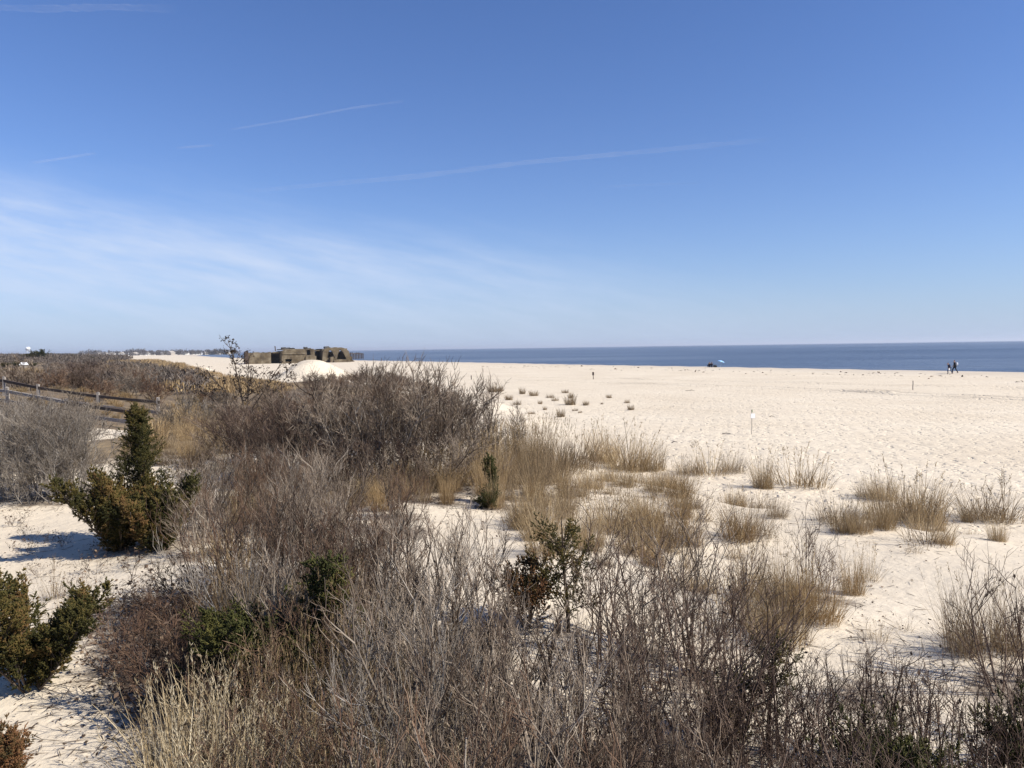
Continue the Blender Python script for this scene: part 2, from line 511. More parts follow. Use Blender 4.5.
def blades(n, Hh, rad, lean=.35, droop=.5, width=.0055, segs=5, seed=0, hmin=.45, tone=.5, basepow=.7):
    r = np.random.default_rng(seed)
    a = r.uniform(0, 2 * PI, n); rr = rad * r.uniform(0, 1, n) ** basepow
    P0 = np.stack([rr * np.cos(a), rr * np.sin(a), np.full(n, -.04)], 1)
    az = a + r.normal(0, .9, n)
    ln = np.abs(r.normal(0, lean, n)) + .05
    dr = droop * r.uniform(0, 1, n) ** 1.5
    L = Hh * r.uniform(hmin, 1.08, n)
    t = np.linspace(0, 1, segs + 1)
    ang = ln[:, None] + dr[:, None] * (t[None, :] ** 1.6) * 1.8
    st = (L / segs)[:, None]
    dx = np.sin(ang) * st; dz = np.cos(ang) * st
    X = np.cumsum(np.concatenate([np.zeros((n, 1)), dx[:, :-1]], 1), 1); Z = np.cumsum(np.concatenate([np.zeros((n, 1)), dz[:, :-1]], 1), 1)
    C = np.stack([P0[:, :1] + X * np.cos(az)[:, None], P0[:, 1:2] + X * np.sin(az)[:, None], P0[:, 2:3] + Z], -1)
    tw = r.uniform(0, PI, n)
    S = np.stack([np.cos(tw), np.sin(tw), np.zeros(n)], 1)[:, None, :]
    w = (width * r.uniform(.6, 1.4, n))[:, None, None] * (1 - t ** 2 * .85)[None, :, None] * .5
    V = np.stack([C - S * w, C + S * w], 2).reshape(-1, 3)
    m = segs + 1
    b = (np.arange(n)[:, None] * m + np.arange(segs)[None, :]).reshape(-1, 1) * 2
    Fc = np.concatenate([b, b + 1, b + 3, b + 2], 1)
    T = np.repeat(np.clip(r.normal(tone, .22, n), 0, 1), m * 2)
    return V, Fc, T, C, az

def tuft(n, Hh, rad, mt='grass', stalks=0, stalk_h=1.25, plume=.16, seed=0, single=False, **k):
    V, Fc, T, C, az = blades(n, Hh, rad, seed=seed, **k)
    bl = mk_mesh('grass_blades', V, Fc, M[mt], T)
    if single: return bl
    res = [('blades', bl)]
    if stalks:
        V2, F2, T2, C2, _ = blades(stalks, Hh * stalk_h, rad * .9, lean=.16, droop=.16, width=.006, seed=seed + 50, hmin=.7, tone=.6)
        res.append(('stalks', mk_mesh('grass_stalks', V2, F2, M[mt], T2)))
        r = np.random.default_rng(seed + 9)
        tip, prev = C2[:, -1], C2[:, -2]
        ax = tip - prev; ax /= np.linalg.norm(ax, axis=1, keepdims=True)
        q = 10
        tt = r.uniform(-1, 0.1, (stalks, q, 1)) * plume
        P = (tip[:, None] + ax[:, None] * tt).reshape(-1, 3)
        D = (ax[:, None] * 1.0 + r.normal(0, .35, (stalks, q, 3))).reshape(-1, 3)
        sv, sf, st = spindles(P, D, plume * .34, .0024, np.clip(r.normal(.65, .2, len(P)), 0, 1))
        res.append(('seed_sprays', mk_mesh('grass_seed_heads', sv, sf, M[mt], st)))
    return res

def juniper(Hh, Wd, mt='cedar', seed=0, nb=52, sprays=9, quills=15, prof='cone', asc=(30, 60), t0=.04, leaders=1, rust=.2, lean=(0, 0), ql=.055, qr=.0075, tip=1.0, gap=.12, splay=(.15, .6)):
    random.seed(seed); r = np.random.default_rng(seed)
    A = Tubes(); P, D, T = [], [], []
    trunks = []
    for l in range(leaders):
        az = 2 * PI * l / leaders + rnd(-.3, .3); le = 0 if leaders == 1 else rnd(*splay)
        d = Vector((lean[0] + math.cos(az) * le, lean[1] + math.sin(az) * le, 1)).normalized()
        L = Hh * (1 if l == 0 else rnd(.6, .9))
        ps = path(Vector((0, 0, -.05)), d, L, 9, .05, .05)
        A.add(ps, .022 * Hh / leaders ** .5, .004, rnd(.3, .7), 6)
        trunks.append((ps, L))
    ltone = [r.normal(.40, .08) + (rust * .5 if l % 3 == 1 else 0) for l in range(leaders)]
    for i in range(nb):
        ps, L = trunks[i % leaders]
        t = t0 + (tip - t0) * ((i + rnd(0, 1)) / nb) ** .9
        f = t * (len(ps) - 1); k = min(int(f), len(ps) - 2); q = ps[k].lerp(ps[k + 1], f - k)
        wf = {'cone': (1 - t) ** .75 * (.55 + .45 * min(1, t / .15)), 'flame': math.sin(PI * min(1, t * .8 + .22)) ** .8,
              'skirt': (1 - t) ** 1.5 + .2 * (1 - t), 'open': .85 * (1 - t) ** .6 + .1}[prof]
        if rnd(0, 1) < gap: continue
        bl = max(.12, Wd / 2 * wf * rnd(.55, 1.35)) / max(.4, math.sin(math.radians(asc[1])))
        an = math.radians(rnd(*asc)); ph = i * 2.4 + rnd(-.4, .4)
        d = Vector((math.sin(an) * math.cos(ph), math.sin(an) * math.sin(ph), math.cos(an)))
        bp = path(q, d, bl, 6, .13, .06)
        A.add(bp, .006 + .006 * bl, .0025, rnd(.2, .6), 4)
        btone = ltone[i % leaders] + r.normal(0, .09) + (rust * .8 if r.uniform() < .15 else 0)
        for s in range(sprays):
            u = .06 + .94 * (s + rnd(0, 1)) / sprays
            f = u * 6; k = min(int(f), 5); q2 = bp[k].lerp(bp[k + 1], f - k)
            dd = (bp[k + 1] - bp[k]).normalized()
            sd = side(dd, rnd(.4, 1.05)) if s < sprays - 1 else dd
            sd = (sd + Vector((0, 0, .28))).normalized()
            sl = bl * rnd(.2, .46) * (1.15 - .45 * u) + .08
            ax = np.array(sd); kb = 7; m_ = max(5, int(quills * .32))
            tb = np.concatenate([r.uniform(.05, .95, (kb, 1)), [[1.0]]])
            bd = ax[None] + r.normal(0, .5, (kb + 1, 3)) * np.concatenate([np.ones((kb, 1)), [[.15]]]); bd /= np.linalg.norm(bd, axis=1, keepdims=True)
            bl_ = sl * r.uniform(.25, .5, (kb + 1, 1)) * (1.15 - .6 * tb)
            tq = r.uniform(0, 1, (kb + 1, m_, 1))
            base = (np.array(q2)[None] + ax[None] * tb * sl)[:, None] + bd[:, None] * tq * bl_[:, None]
            dq = bd[:, None] + r.normal(0, .3, (kb + 1, m_, 3))
            P.append(base.reshape(-1, 3)); D.append(dq.reshape(-1, 3))
            st_ = btone + r.normal(0, .10)
            T.append(np.clip(st_ + r.normal(0, .10, (kb + 1) * m_) + .16 * (tq.reshape(-1) - .4), 0, 1))
    P = np.concatenate(P); D = np.concatenate(D); T = np.concatenate(T)
    v, f_, t_ = spindles(P, D, r.uniform(.6, 1.3, len(P)) * ql * .72, qr * .8, T)
    return [('trunk', A.mesh('juniper_trunk', M['bark'])), ('foliage', mk_mesh('juniper_foliage', v, f_, M[mt], t_))]

# boxes etc. for built things
def bm_box(bm, x0, x1, y0, y1, z0, z1, bevel=0):
    r = bmesh.ops.create_cube(bm, size=1)
    for v in r['verts']:
        v.co = Vector((x0 + (v.co.x + .5) * (x1 - x0), y0 + (v.co.y + .5) * (y1 - y0), z0 + (v.co.z + .5) * (z1 - z0)))
    if bevel:
        es = list({e for v in r['verts'] for e in v.link_edges})
        bmesh.ops.bevel(bm, geom=es, offset=bevel, segments=1, affect='EDGES')
    return r['verts']

def bm_obj(name, bm, material, parent=None, smooth=False):
    me = bpy.data.meshes.new(name); bm.to_mesh(me); bm.free()
    me.materials.append(material)
    if smooth: me.polygons.foreach_set('use_smooth', np.ones(len(me.polygons), bool))
    return link(name, me, parent)

def bm_bar(bm, a, b, w, h, rough=0):
    """a squared bar from a to b"""
    a = Vector(a); b = Vector(b); t = (b - a).normalized()
    up = Vector((0, 0, 1)) if abs(t.z) < .9 else Vector((0, 1, 0))
    s = t.cross(up).normalized(); u = s.cross(t)
    rings = []
    n = 5
    for i in range(n):
        p = a.lerp(b, i / (n - 1)) + s * rnd(-rough, rough) + u * rnd(-rough, rough)
        rings.append([bm.verts.new(p + s * (x * w / 2 * rnd(1 - rough * 4, 1)) + u * (z * h / 2 * rnd(1 - rough * 4, 1))) for x, z in ((-1, -1), (1, -1), (1, 1), (-1, 1))])
    for i in range(n - 1):
        for j in range(4):
            bm.faces.new((rings[i][j], rings[i][(j + 1) % 4], rings[i + 1][(j + 1) % 4], rings[i + 1][j]))
    bm.faces.new(rings[0][::-1]); bm.faces.new(rings[-1])
    return rings

# ------------------------------------------------------------------ light, sky
SUN_AZ, SUN_EL = 108.0, 40.0
sd = bpy.data.lights.new('sun', 'SUN'); sd.energy = 5.0; sd.angle = math.radians(.53); sd.color = (1, .955, .88)
sun = bpy.data.objects.new('sun', sd); COL.objects.link(sun)
_a, _e = math.radians(SUN_AZ), math.radians(SUN_EL)
sdir = Vector((math.sin(_a) * math.cos(_e), math.cos(_a) * math.cos(_e), math.sin(_e)))
sun.rotation_euler = sdir.to_track_quat('Z', 'Y').to_euler()
sun.location = (40, -20, 60)

def build_world():
    w = bpy.data.worlds.new('World'); SC.world = w; w.use_nodes = True
    nt = w.node_tree; bg = nt.nodes['Background']
    sk = nt.nodes.new('ShaderNodeTexSky'); sk.sky_type = 'NISHITA'; sk.sun_disc = False
    sk.sun_elevation = _e; sk.sun_rotation = _a
    sk.altitude = 0; sk.air_density = 1.0; sk.dust_density = .2; sk.ozone_density = 3.0
    tc = nt.nodes.new('ShaderNodeTexCoord')
    sp = nt.nodes.new('ShaderNodeSeparateXYZ'); nt.links.new(tc.outputs['Generated'], sp.inputs[0])
    X, Y, Z = sp.outputs
    Yc = mathn(nt, 'MAXIMUM', Y, .05)
    p = mathn(nt, 'DIVIDE', X, Yc); q = mathn(nt, 'DIVIDE', Z, Yc)
    # thin cirrus veil: a bank whose upper edge falls from left to right (tan elevation against tan azimuth)
    cv = nt.nodes.new('ShaderNodeCombineXYZ'); nt.links.new(p, cv.inputs[0]); nt.links.new(q, cv.inputs[1])
    mp = N(nt, 'ShaderNodeMapping'); mp.inputs['Rotation'].default_value = (0, 0, math.radians(-13)); mp.inputs['Scale'].default_value = (1.4, 9.5, 1)
    mp0 = N(nt, 'ShaderNodeMapping'); mp0.inputs['Rotation'].default_value = (0, 0, math.radians(13))
    nt.links.new(cv.outputs[0], mp0.inputs[0])
    mp.inputs['Rotation'].default_value = (0, 0, 0)
    nt.links.new(mp0.outputs[0], mp.inputs[0])
    n1 = noise(nt, 1.6, mp.outputs[0], 7, .58)
    n2 = noise(nt, 4.5, mp.outputs[0], 6, .6)
    edge = mathn(nt, 'MULTIPLY_ADD', p, -.165, .145)          # upper edge of the bank
    edge = mathn(nt, 'ADD', edge, mathn(nt, 'MULTIPLY_ADD', n1, .12, -.06))
    dist = mathn(nt, 'SUBTRACT', edge, q)                      # >0 inside
    a1 = nt.nodes.new('ShaderNodeMapRange'); a1.interpolation_type = 'SMOOTHERSTEP'
    nt.links.new(dist, a1.inputs[0]); a1.inputs[1].default_value = -.045; a1.inputs[2].default_value = .12
    a3 = nt.nodes.new('ShaderNodeMapRange'); a3.interpolation_type = 'SMOOTHSTEP'
    nt.links.new(p, a3.inputs[0]); a3.inputs[1].default_value = .95; a3.inputs[2].default_value = -.25
    low = nt.nodes.new('ShaderNodeMapRange'); low.interpolation_type = 'SMOOTHSTEP'
    nt.links.new(q, low.inputs[0]); low.inputs[1].default_value = .0; low.inputs[2].default_value = .12
    low.inputs[3].default_value = .45; low.inputs[4].default_value = 1
    wisp = ramp(nt, n2, [(.32, (.3, .3, .3)), (.68, (1, 1, 1))])
    f = mathn(nt, 'MULTIPLY', a1.outputs[0], a3.outputs[0]); f = mathn(nt, 'MULTIPLY', f, wisp); f = mathn(nt, 'MULTIPLY', f, low.outputs[0])
    f = mathn(nt, 'MULTIPLY', f, .78)
    f = mathn(nt, 'MULTIPLY', f, mathn(nt, 'GREATER_THAN', Y, .05), clamp=True)
    base = mixc(nt, 1.0, sk.outputs[0], (.66, .815, 1.16), 'MULTIPLY')
    # pale air low over the sea
    hz = mathn(nt, 'POWER', 2.718, mathn(nt, 'MULTIPLY', mathn(nt, 'MAXIMUM', Z, 0), -11.0))
    base = mixc(nt, mathn(nt, 'MULTIPLY', hz, .9), base, (3.75, 4.75, 6.5))
    c = mixc(nt, f, base, (5.6, 6.4, 8.0))
    nt.links.new(c, bg.inputs[0]); bg.inputs[1].default_value = .085
build_world()
SC.view_settings.view_transform = 'Standard'
SC.view_settings.look = 'None'
SC.view_settings.exposure = 0.5
SC.view_settings.gamma = 1


# ------------------------------------------------------------------ plant kinds
LIT = []          # bases under which litter gathers: (x, y, radius, amount)
random.seed(21)
BUSH = [shrub(1.35, 34, 9, 6, 5, 4, r=.014, wig=.10, up=.07, ang=.8, tone=.55)[0], shrub(1.25, 40, 9, 6, 5, 4, r=.015, wig=.12, up=.07, ang=.8, tone=.42)[0], shrub(1.5, 28, 7, 6, 5, 3, r=.016, wig=.10, up=.06, ang=.75, tone=.68)[0],
        shrub(1.3, 36, 9, 6, 5, 3, mats=('bark', 'twig_red'), wig=.1, up=.07, ang=.8, tone=.5)[0], shrub(1.35, 34, 8, 6, 5, 4, r=.014, mats=('bark_grey', 'twig_grey'), wig=.12, up=.07, ang=.8, tone=.6)[0]]
BIG = [shrub(2.3, 52, 17, 8, 6, 4, r=.02, twig_r=.0032, mats=('bark', 'twig'), base_w=.35, l1=.38, l2=.5, wig=.13)[0], shrub(2.2, 54, 17, 8, 6, 4, r=.02, twig_r=.0032, mats=('bark', 'twig'), base_w=.4, l1=.38, l2=.5, wig=.13, tone=.45)[0]]
PALE = [shrub(1.7, 54, 14, 8, 6, 4, r=.014, twig_r=.0028, mats=('bark_grey', 'twig'), base_w=.35, l1=.42, tone=.62)[0], shrub(1.9, 44, 12, 7, 7, 4, r=.016, twig_r=.003, mats=('bark_grey', 'twig_grey'), base_w=.3)[0], shrub(1.7, 48, 12, 7, 7, 4, r=.016, twig_r=.003, mats=('bark_grey', 'twig_grey'), base_w=.3, tone=.4)[0]]
DARKB = [shrub(1.8, 46, 12, 7, 7, 5, r=.016, twig_r=.0034, mats=('bark', 'twig_dark'), base_w=.3, tone=.55)[0]]
OPEN = [shrub(1.5, 30, 5, 5, 4, 3, r=.013, mats=('bark', 'twig'), wig=.1, l1=.55, up=.03)[0], shrub(1.35, 38, 6, 5, 4, 2, r=.012, mats=('twig_dark', 'twig_dark'), wig=.11, l1=.5, up=.05, tone=.6, leaves=12)[0],
        shrub(1.45, 34, 5, 5, 4, 3, r=.013, mats=('twig_dark', 'twig_dark'), wig=.1, l1=.55, tone=.6)[0]]
LOW = [shrub(.7, 55, 9, 5, 5, 3, r=.007, mats=('twig_red', 'twig_red'), leaves=60)[0], shrub(.6, 60, 8, 5, 4, 3, r=.007, mats=('bark', 'twig'), leaves=40)[0]]
WEED = [shrub(.38, 50, 5, 4, 3, 1, r=.004, mats=('twig_dark', 'twig_dark'), twig_r=.0018, leaves=70)[0], shrub(.3, 60, 5, 4, 3, 1, r=.004, mats=('bark', 'twig_dark'), twig_r=.0018, leaves=90)[0]]
FAR = [shrub(1.7, 50, 12, 6, 5, 3, r=.018, twig_r=.0075, mats=('twig',) * 2, base_w=.4, single=True)[0],
       shrub(1.6, 55, 12, 6, 5, 3, r=.018, twig_r=.0075, mats=('twig_grey',) * 2, base_w=.4, single=True, tone=.35)[0],
       shrub(1.8, 48, 12, 6, 5, 3, r=.018, twig_r=.0075, mats=('twig_dark',) * 2, base_w=.4, single=True, tone=.7)[0],
       shrub(1.5, 52, 12, 6, 5, 3, r=.018, twig_r=.0075, mats=('twig_red',) * 2, base_w=.4, single=True, tone=.5)[0]]

TUFT = [tuft(500, .62, .24, 'grass', 12, 1.2, .09, seed=1, width=.0042, lean=.26, hmin=.25), tuft(440, .58, .30, 'grass_brown', 10, 1.25, .09, seed=2, lean=.36, width=.0042, hmin=.25), tuft(480, .66, .2, 'grass', 14, 1.2, .1, seed=3, width=.0042, lean=.26, hmin=.25, tone=.6)]
TALL = [tuft(330, 1.05, .28, 'grass_gold', 40, 1.25, .18, seed=4, lean=.33, droop=.5, width=.0055, hmin=.2, tone=.55), tuft(330, 1.1, .32, 'grass_brown', 30, 1.2, .18, seed=5, lean=.36, droop=.55, width=.0055, hmin=.2, tone=.62)]
RUSSET = [tuft(430, .8, .22, 'grass_gold', 12, 1.15, .12, seed=6, lean=.27, tone=.38, width=.0045, hmin=.3)]
WISPY = [tuft(90, .6, .22, 'grass', 14, seed=7, lean=.4), tuft(70, .55, .2, 'grass_brown', 10, seed=8, lean=.45)]
REED = [tuft(150, .95, .32, 'straw', 22, 1.1, .14, seed=9, lean=.22, droop=.75, width=.011, segs=7), tuft(120, .9, .28, 'straw', 26, 1.15, .14, seed=10, lean=.2, droop=.9, width=.012, segs=7, tone=.6)]
FARTUFT = [tuft(170, .5, .3, 'grass_brown', seed=11, single=True, width=.018, lean=.45), tuft(150, .45, .35, 'grass_brown', seed=12, single=True, width=.018, lean=.55)]
FARTALL = [tuft(240, 1.0, .35, 'grass_gold', seed=13, single=True, width=.02, lean=.28), tuft(240, .9, .4, 'grass', seed=14, single=True, width=.02, lean=.3)]

def put(kind, protos, px, py, hpx, label, cat, base_h, group=None, wide=1.0, rz=None, lit=0, tilt=.04, sink=.03, z=None):
    """one plant standing at the ground point seen at (px, py), hpx pixels tall there"""
    p = hit(px, py)
    s = hpx * p[1] / F / base_h
    proto = random.choice(protos) if isinstance(protos[0], list) or not isinstance(protos, list) else protos
    if isinstance(protos, list) and not isinstance(protos[0], (list, tuple)): proto = random.choice(protos)
    o = place(kind, proto, p, s, rz, label, cat, group, wide, tilt, sink)
    if lit: LIT.append((p[0], p[1], lit, .9))
    return o

# ---- tufts of the low dune right of the thicket: (base x, base y, height px, kinds, width factor, label)
random.seed(5)
T_, R_, W_, L_ = TUFT, RUSSET, WISPY, TALL
low_dune = [
 (627, 470, 44, T_, 1.5, 'widest brown tuft on the first crest before the open beach'),
 (603, 462, 40, T_, 1.2, 'brown tuft leaning on the left shoulder of the widest crest tuft'),
 (652, 470, 34, T_, 1.0, 'upright brown tuft at the right end of the widest crest tuft'),
 (690, 474, 26, T_, 1.2, 'first short tuft in the row along the dune lip'),
 (712, 475, 30, W_, 1.6, 'second, wispier tuft in the row along the dune lip'),
 (732, 472, 28, T_, 1.0, 'third tuft in the row along the dune lip, standing alone at its end'),
 (763, 488, 38, T_, .85, 'narrow dark tuft standing upright on the sand lip'),
 (798, 486, 36, W_, 1.8, 'loose fan shaped tuft just past the narrow dark tuft'),
 (815, 487, 30, W_, 1.5, 'thin tuft right beside the loose fan shaped tuft'),
 (738, 540, 50, R_, 1.25, 'round russet tuft with a dark shadow on bare sand at its left'),
 (752, 536, 44, T_, 1.1, 'brown tuft tucked behind the round russet tuft'),
 (612, 530, 48, T_, 1.3, 'brown tuft in front of the slanting sand ramp'),
 (645, 528, 44, T_, 1.3, 'brown tuft at the middle of the slanting sand ramp'),
 (668, 545, 60, R_, 1.1, 'taller russet tuft below the slanting sand ramp'),
 (690, 545, 44, R_, 1.1, 'orange brown tuft at the right foot of the taller russet tuft'),
 (640, 555, 46, T_, 1.2, 'low brown tuft in front of the taller russet tuft'),
 (590, 545, 38, T_, 1.2, 'tuft just behind the tip of the open juniper'),
 (700, 520, 22, W_, 1.5, 'sparse small tuft on the shaded bare sand'),
 (545, 530, 40, T_, 1.3, 'brown tuft at the far side of the white sand gap'),
 (566, 518, 46, L_, 1.1, 'tall straw tuft right of the white sand gap'),
 (528, 522, 34, T_, 1.2, 'short tuft at the left side of the white sand gap'),
 (583, 500, 30, W_, 1.6, 'sparse tuft on the upper sand gap'),
 (560, 470, 44, T_, 1.4, 'tuft hiding the crest at the right end of the golden grass'),
 (578, 466, 46, T_, 1.1, 'last tuft right of the golden grass, against the beach'),
 (543, 462, 48, L_, .9, 'tall tuft joining the golden grass to the crest tufts'),
 (778, 606, 88, L_, .75, 'tallest golden grass clump beside the dark twiggy shrub'),
 (798, 616, 66, R_, .9, 'russet clump at the foot of the tallest golden clump'),
 (765, 628, 60, T_, 1.0, 'brown clump left of the tallest golden clump'),
 (853, 594, 52, R_, .85, 'compact golden tuft with a broad shadow on open sand'),
 (866, 580, 34, W_, 1.0, 'small thin tuft behind the compact golden tuft'),
 (838, 522, 34, T_, 1.3, 'dark brown tuft left in the cluster on the right knoll'),
 (858, 532, 34, T_, 1.1, 'brown tuft low in the front of the right knoll cluster'),
 (882, 528, 44, T_, 1.0, 'upright tuft in the middle of the right knoll cluster'),
 (906, 520, 60, T_, 1.2, 'tallest tuft at the back of the right knoll cluster'),
 (922, 522, 54, T_, 1.1, 'tuft at the right end of the knoll cluster'),
 (926, 545, 44, W_, 1.5, 'sparse bending tuft before the right knoll cluster'),
 (884, 500, 30, T_, 1.2, 'tuft behind the knoll cluster on the lip'),
 (868, 497, 26, T_, 1.0, 'leftmost lip tuft behind the knoll cluster'),
 (912, 553, 18, W_, 1.4, 'tiny tuft at the end of a long thin shadow'),
 (985, 520, 42, T_, 1.3, 'wide dark tuft alone before the beach at far right'),
 (970, 518, 34, W_, 1.5, 'wispy tuft left beside the wide dark tuft at far right'),
 (1008, 520, 46, W_, 1.4, 'wispy tall tuft right beside the wide dark tuft at far right'),
 (962, 655, 92, L_, .7, 'tall straw clump with seed heads on the right sand slope'),
 (985, 648, 78, T_, 1.0, 'brown clump behind the tall straw clump on the right slope'),
 (1012, 652, 90, L_, .8, 'golden clump half hidden by a shrub at the right edge'),
 (880, 640, 22, W_, 1.4, 'small sparse tuft at the edge of the front thicket'),
 (903, 630, 16, W_, 1.6, 'smallest tuft alone on the white sand slope'),
]
for (x, y, h, kd, wd, lb) in low_dune:
    bh = {id(T_): .66, id(R_): .85, id(W_): .62, id(L_): 1.25}[id(kd)]
    put('grass_tuft', kd, x, y, h, lb, 'grass tuft', bh, wide=wd)
    p = hit(x, y); LIT.append((p[0], p[1], .45, .45))
# thin filler tufts among them
pts = scatter([(500, 520), (600, 480), (680, 490), (720, 560), (700, 600), (610, 580), (540, 560)], .5, 31, maxn=46) + scatter([(700, 590), (830, 600), (850, 640), (720, 640)], .8, 32, maxn=8)
for p in pts:
    place('grass_tuft', random.choice(WISPY + TUFT[:1] + RUSSET), p, rnd(.6, 1.0), label='thin knee high tuft in the mixed grass between sand gap and russet tufts', cat='grass tuft', group='thin tufts filling the mixed dune grass', wide=1.3)
    LIT.append((p[0], p[1], .5, .5))

for p in scatter([(505, 500), (560, 480), (640, 488), (720, 498), (790, 510), (800, 560), (760, 580), (700, 570), (600, 575), (520, 545)], .42, 231, maxn=44):
    place('grass_tuft', random.choice(WISPY + TUFT + RUSSET), p, rnd(.55, .95), label='tan tuft among many on the hummocky sand before the crest tufts', cat='grass tuft', group='tan tufts on the hummocky sand', wide=rnd(.7, 1.2), tilt=.12)
    LIT.append((p[0], p[1], .55, .6))
for p in scatter([(800, 500), (860, 505), (1030, 512), (1030, 540), (930, 550), (820, 540)], .7, 232, maxn=16):
    place('grass_tuft', random.choice(WISPY + TUFT), p, rnd(.5, .85), label='small tan tuft scattered round the right knoll cluster', cat='grass tuft', group='small tufts round the right knoll', wide=rnd(.7, 1.2), tilt=.12)
    LIT.append((p[0], p[1], .45, .5))

# ---- golden tall grass behind the thicket, before and beside the big bush
for i, p in enumerate(scatter([(385, 500), (400, 482), (470, 476), (530, 462), (560, 480), (545, 500), (500, 508), (440, 505)], .5, 33, maxn=40)):
    place('tall_grass_clump', random.choice(TALL), p, rnd(.5, 1.0) * (1.3 if project(*p)[0] > 450 else .95), label='tall golden grass clump along the foot of the big grey bush', cat='grass clump', group='golden grass at the foot of the big bush', wide=.9)
    LIT.append((p[0], p[1], .6, .8))
for i, p in enumerate(scatter([(160, 470), (170, 440), (220, 430), (235, 462), (205, 485)], .7, 34, maxn=18)):
    place('tall_grass_clump', random.choice(TALL), p, rnd(.6, 1.0), label='tall golden grass clump between the pointed juniper and the dark bush', cat='grass clump', group='golden grass right of the pointed juniper', wide=1.0)
    LIT.append((p[0], p[1], .6, .8))
for i, p in enumerate(scatter([(205, 520), (240, 495), (330, 490), (420, 505), (330, 520), (250, 530)], .8, 134, maxn=18)):
    place('grass_tuft', random.choice(RUSSET + TUFT), p, rnd(.7, 1.1), label='russet grass tuft in the low strip before the dark bush', cat='grass tuft', group='russet tufts before the dark bush', wide=1.1)
    LIT.append((p[0], p[1], .6, .8))

# ---- reeds and weeds at the near left
for i, (x, y, h) in enumerate([(165, 800, 120), (200, 790, 130), (235, 770, 120), (185, 850, 150), (225, 860, 160), (262, 830, 130), (150, 860, 120), (300, 800, 110)]):
    p = hit(x, y)
    place('reed_clump', random.choice(REED), p, h * p[1] / F / .95, label='pale dry reed clump with curling leaves at the near left of the thicket', cat='reed clump', group='pale reeds at the near left', wide=1.0)
    LIT.append((p[0], p[1], .6, .9))
for i, (x, y, h) in enumerate([(215, 645, 110), (240, 660, 130), (262, 650, 105), (330, 700, 140), (360, 735, 150), (420, 760, 140), (300, 690, 110), (450, 700, 90), (225, 690, 120), (285, 730, 130), (320, 760, 150), (345, 800, 150), (390, 800, 150), (270, 770, 130), (375, 690, 110), (410, 690, 100), (300, 620, 80), (250, 610, 80), (345, 640, 90), (480, 800, 120), (440, 840, 160), (310, 850, 150)]):
    p = hit(x, y)
    place('tall_grass_clump', random.choice(TALL), p, h * p[1] / F / 1.3, label='straw coloured stalks rising through the near thicket', cat='grass clump', group='straw stalks in the near thicket', wide=.6)

for (x, y, h) in [(330, 830, 130), (365, 850, 140), (400, 830, 110), (345, 790, 110), (432, 870, 130), (180, 770, 90)]:
    p = hit(x, y)
    place('reed_clump', random.choice(REED), p, h * p[1] / F / .95, label='pale reed clump standing between bare shrubs of the near thicket', cat='reed clump', group='pale reeds inside the near thicket', wide=.9)
    LIT.append((p[0], p[1], .6, .9))

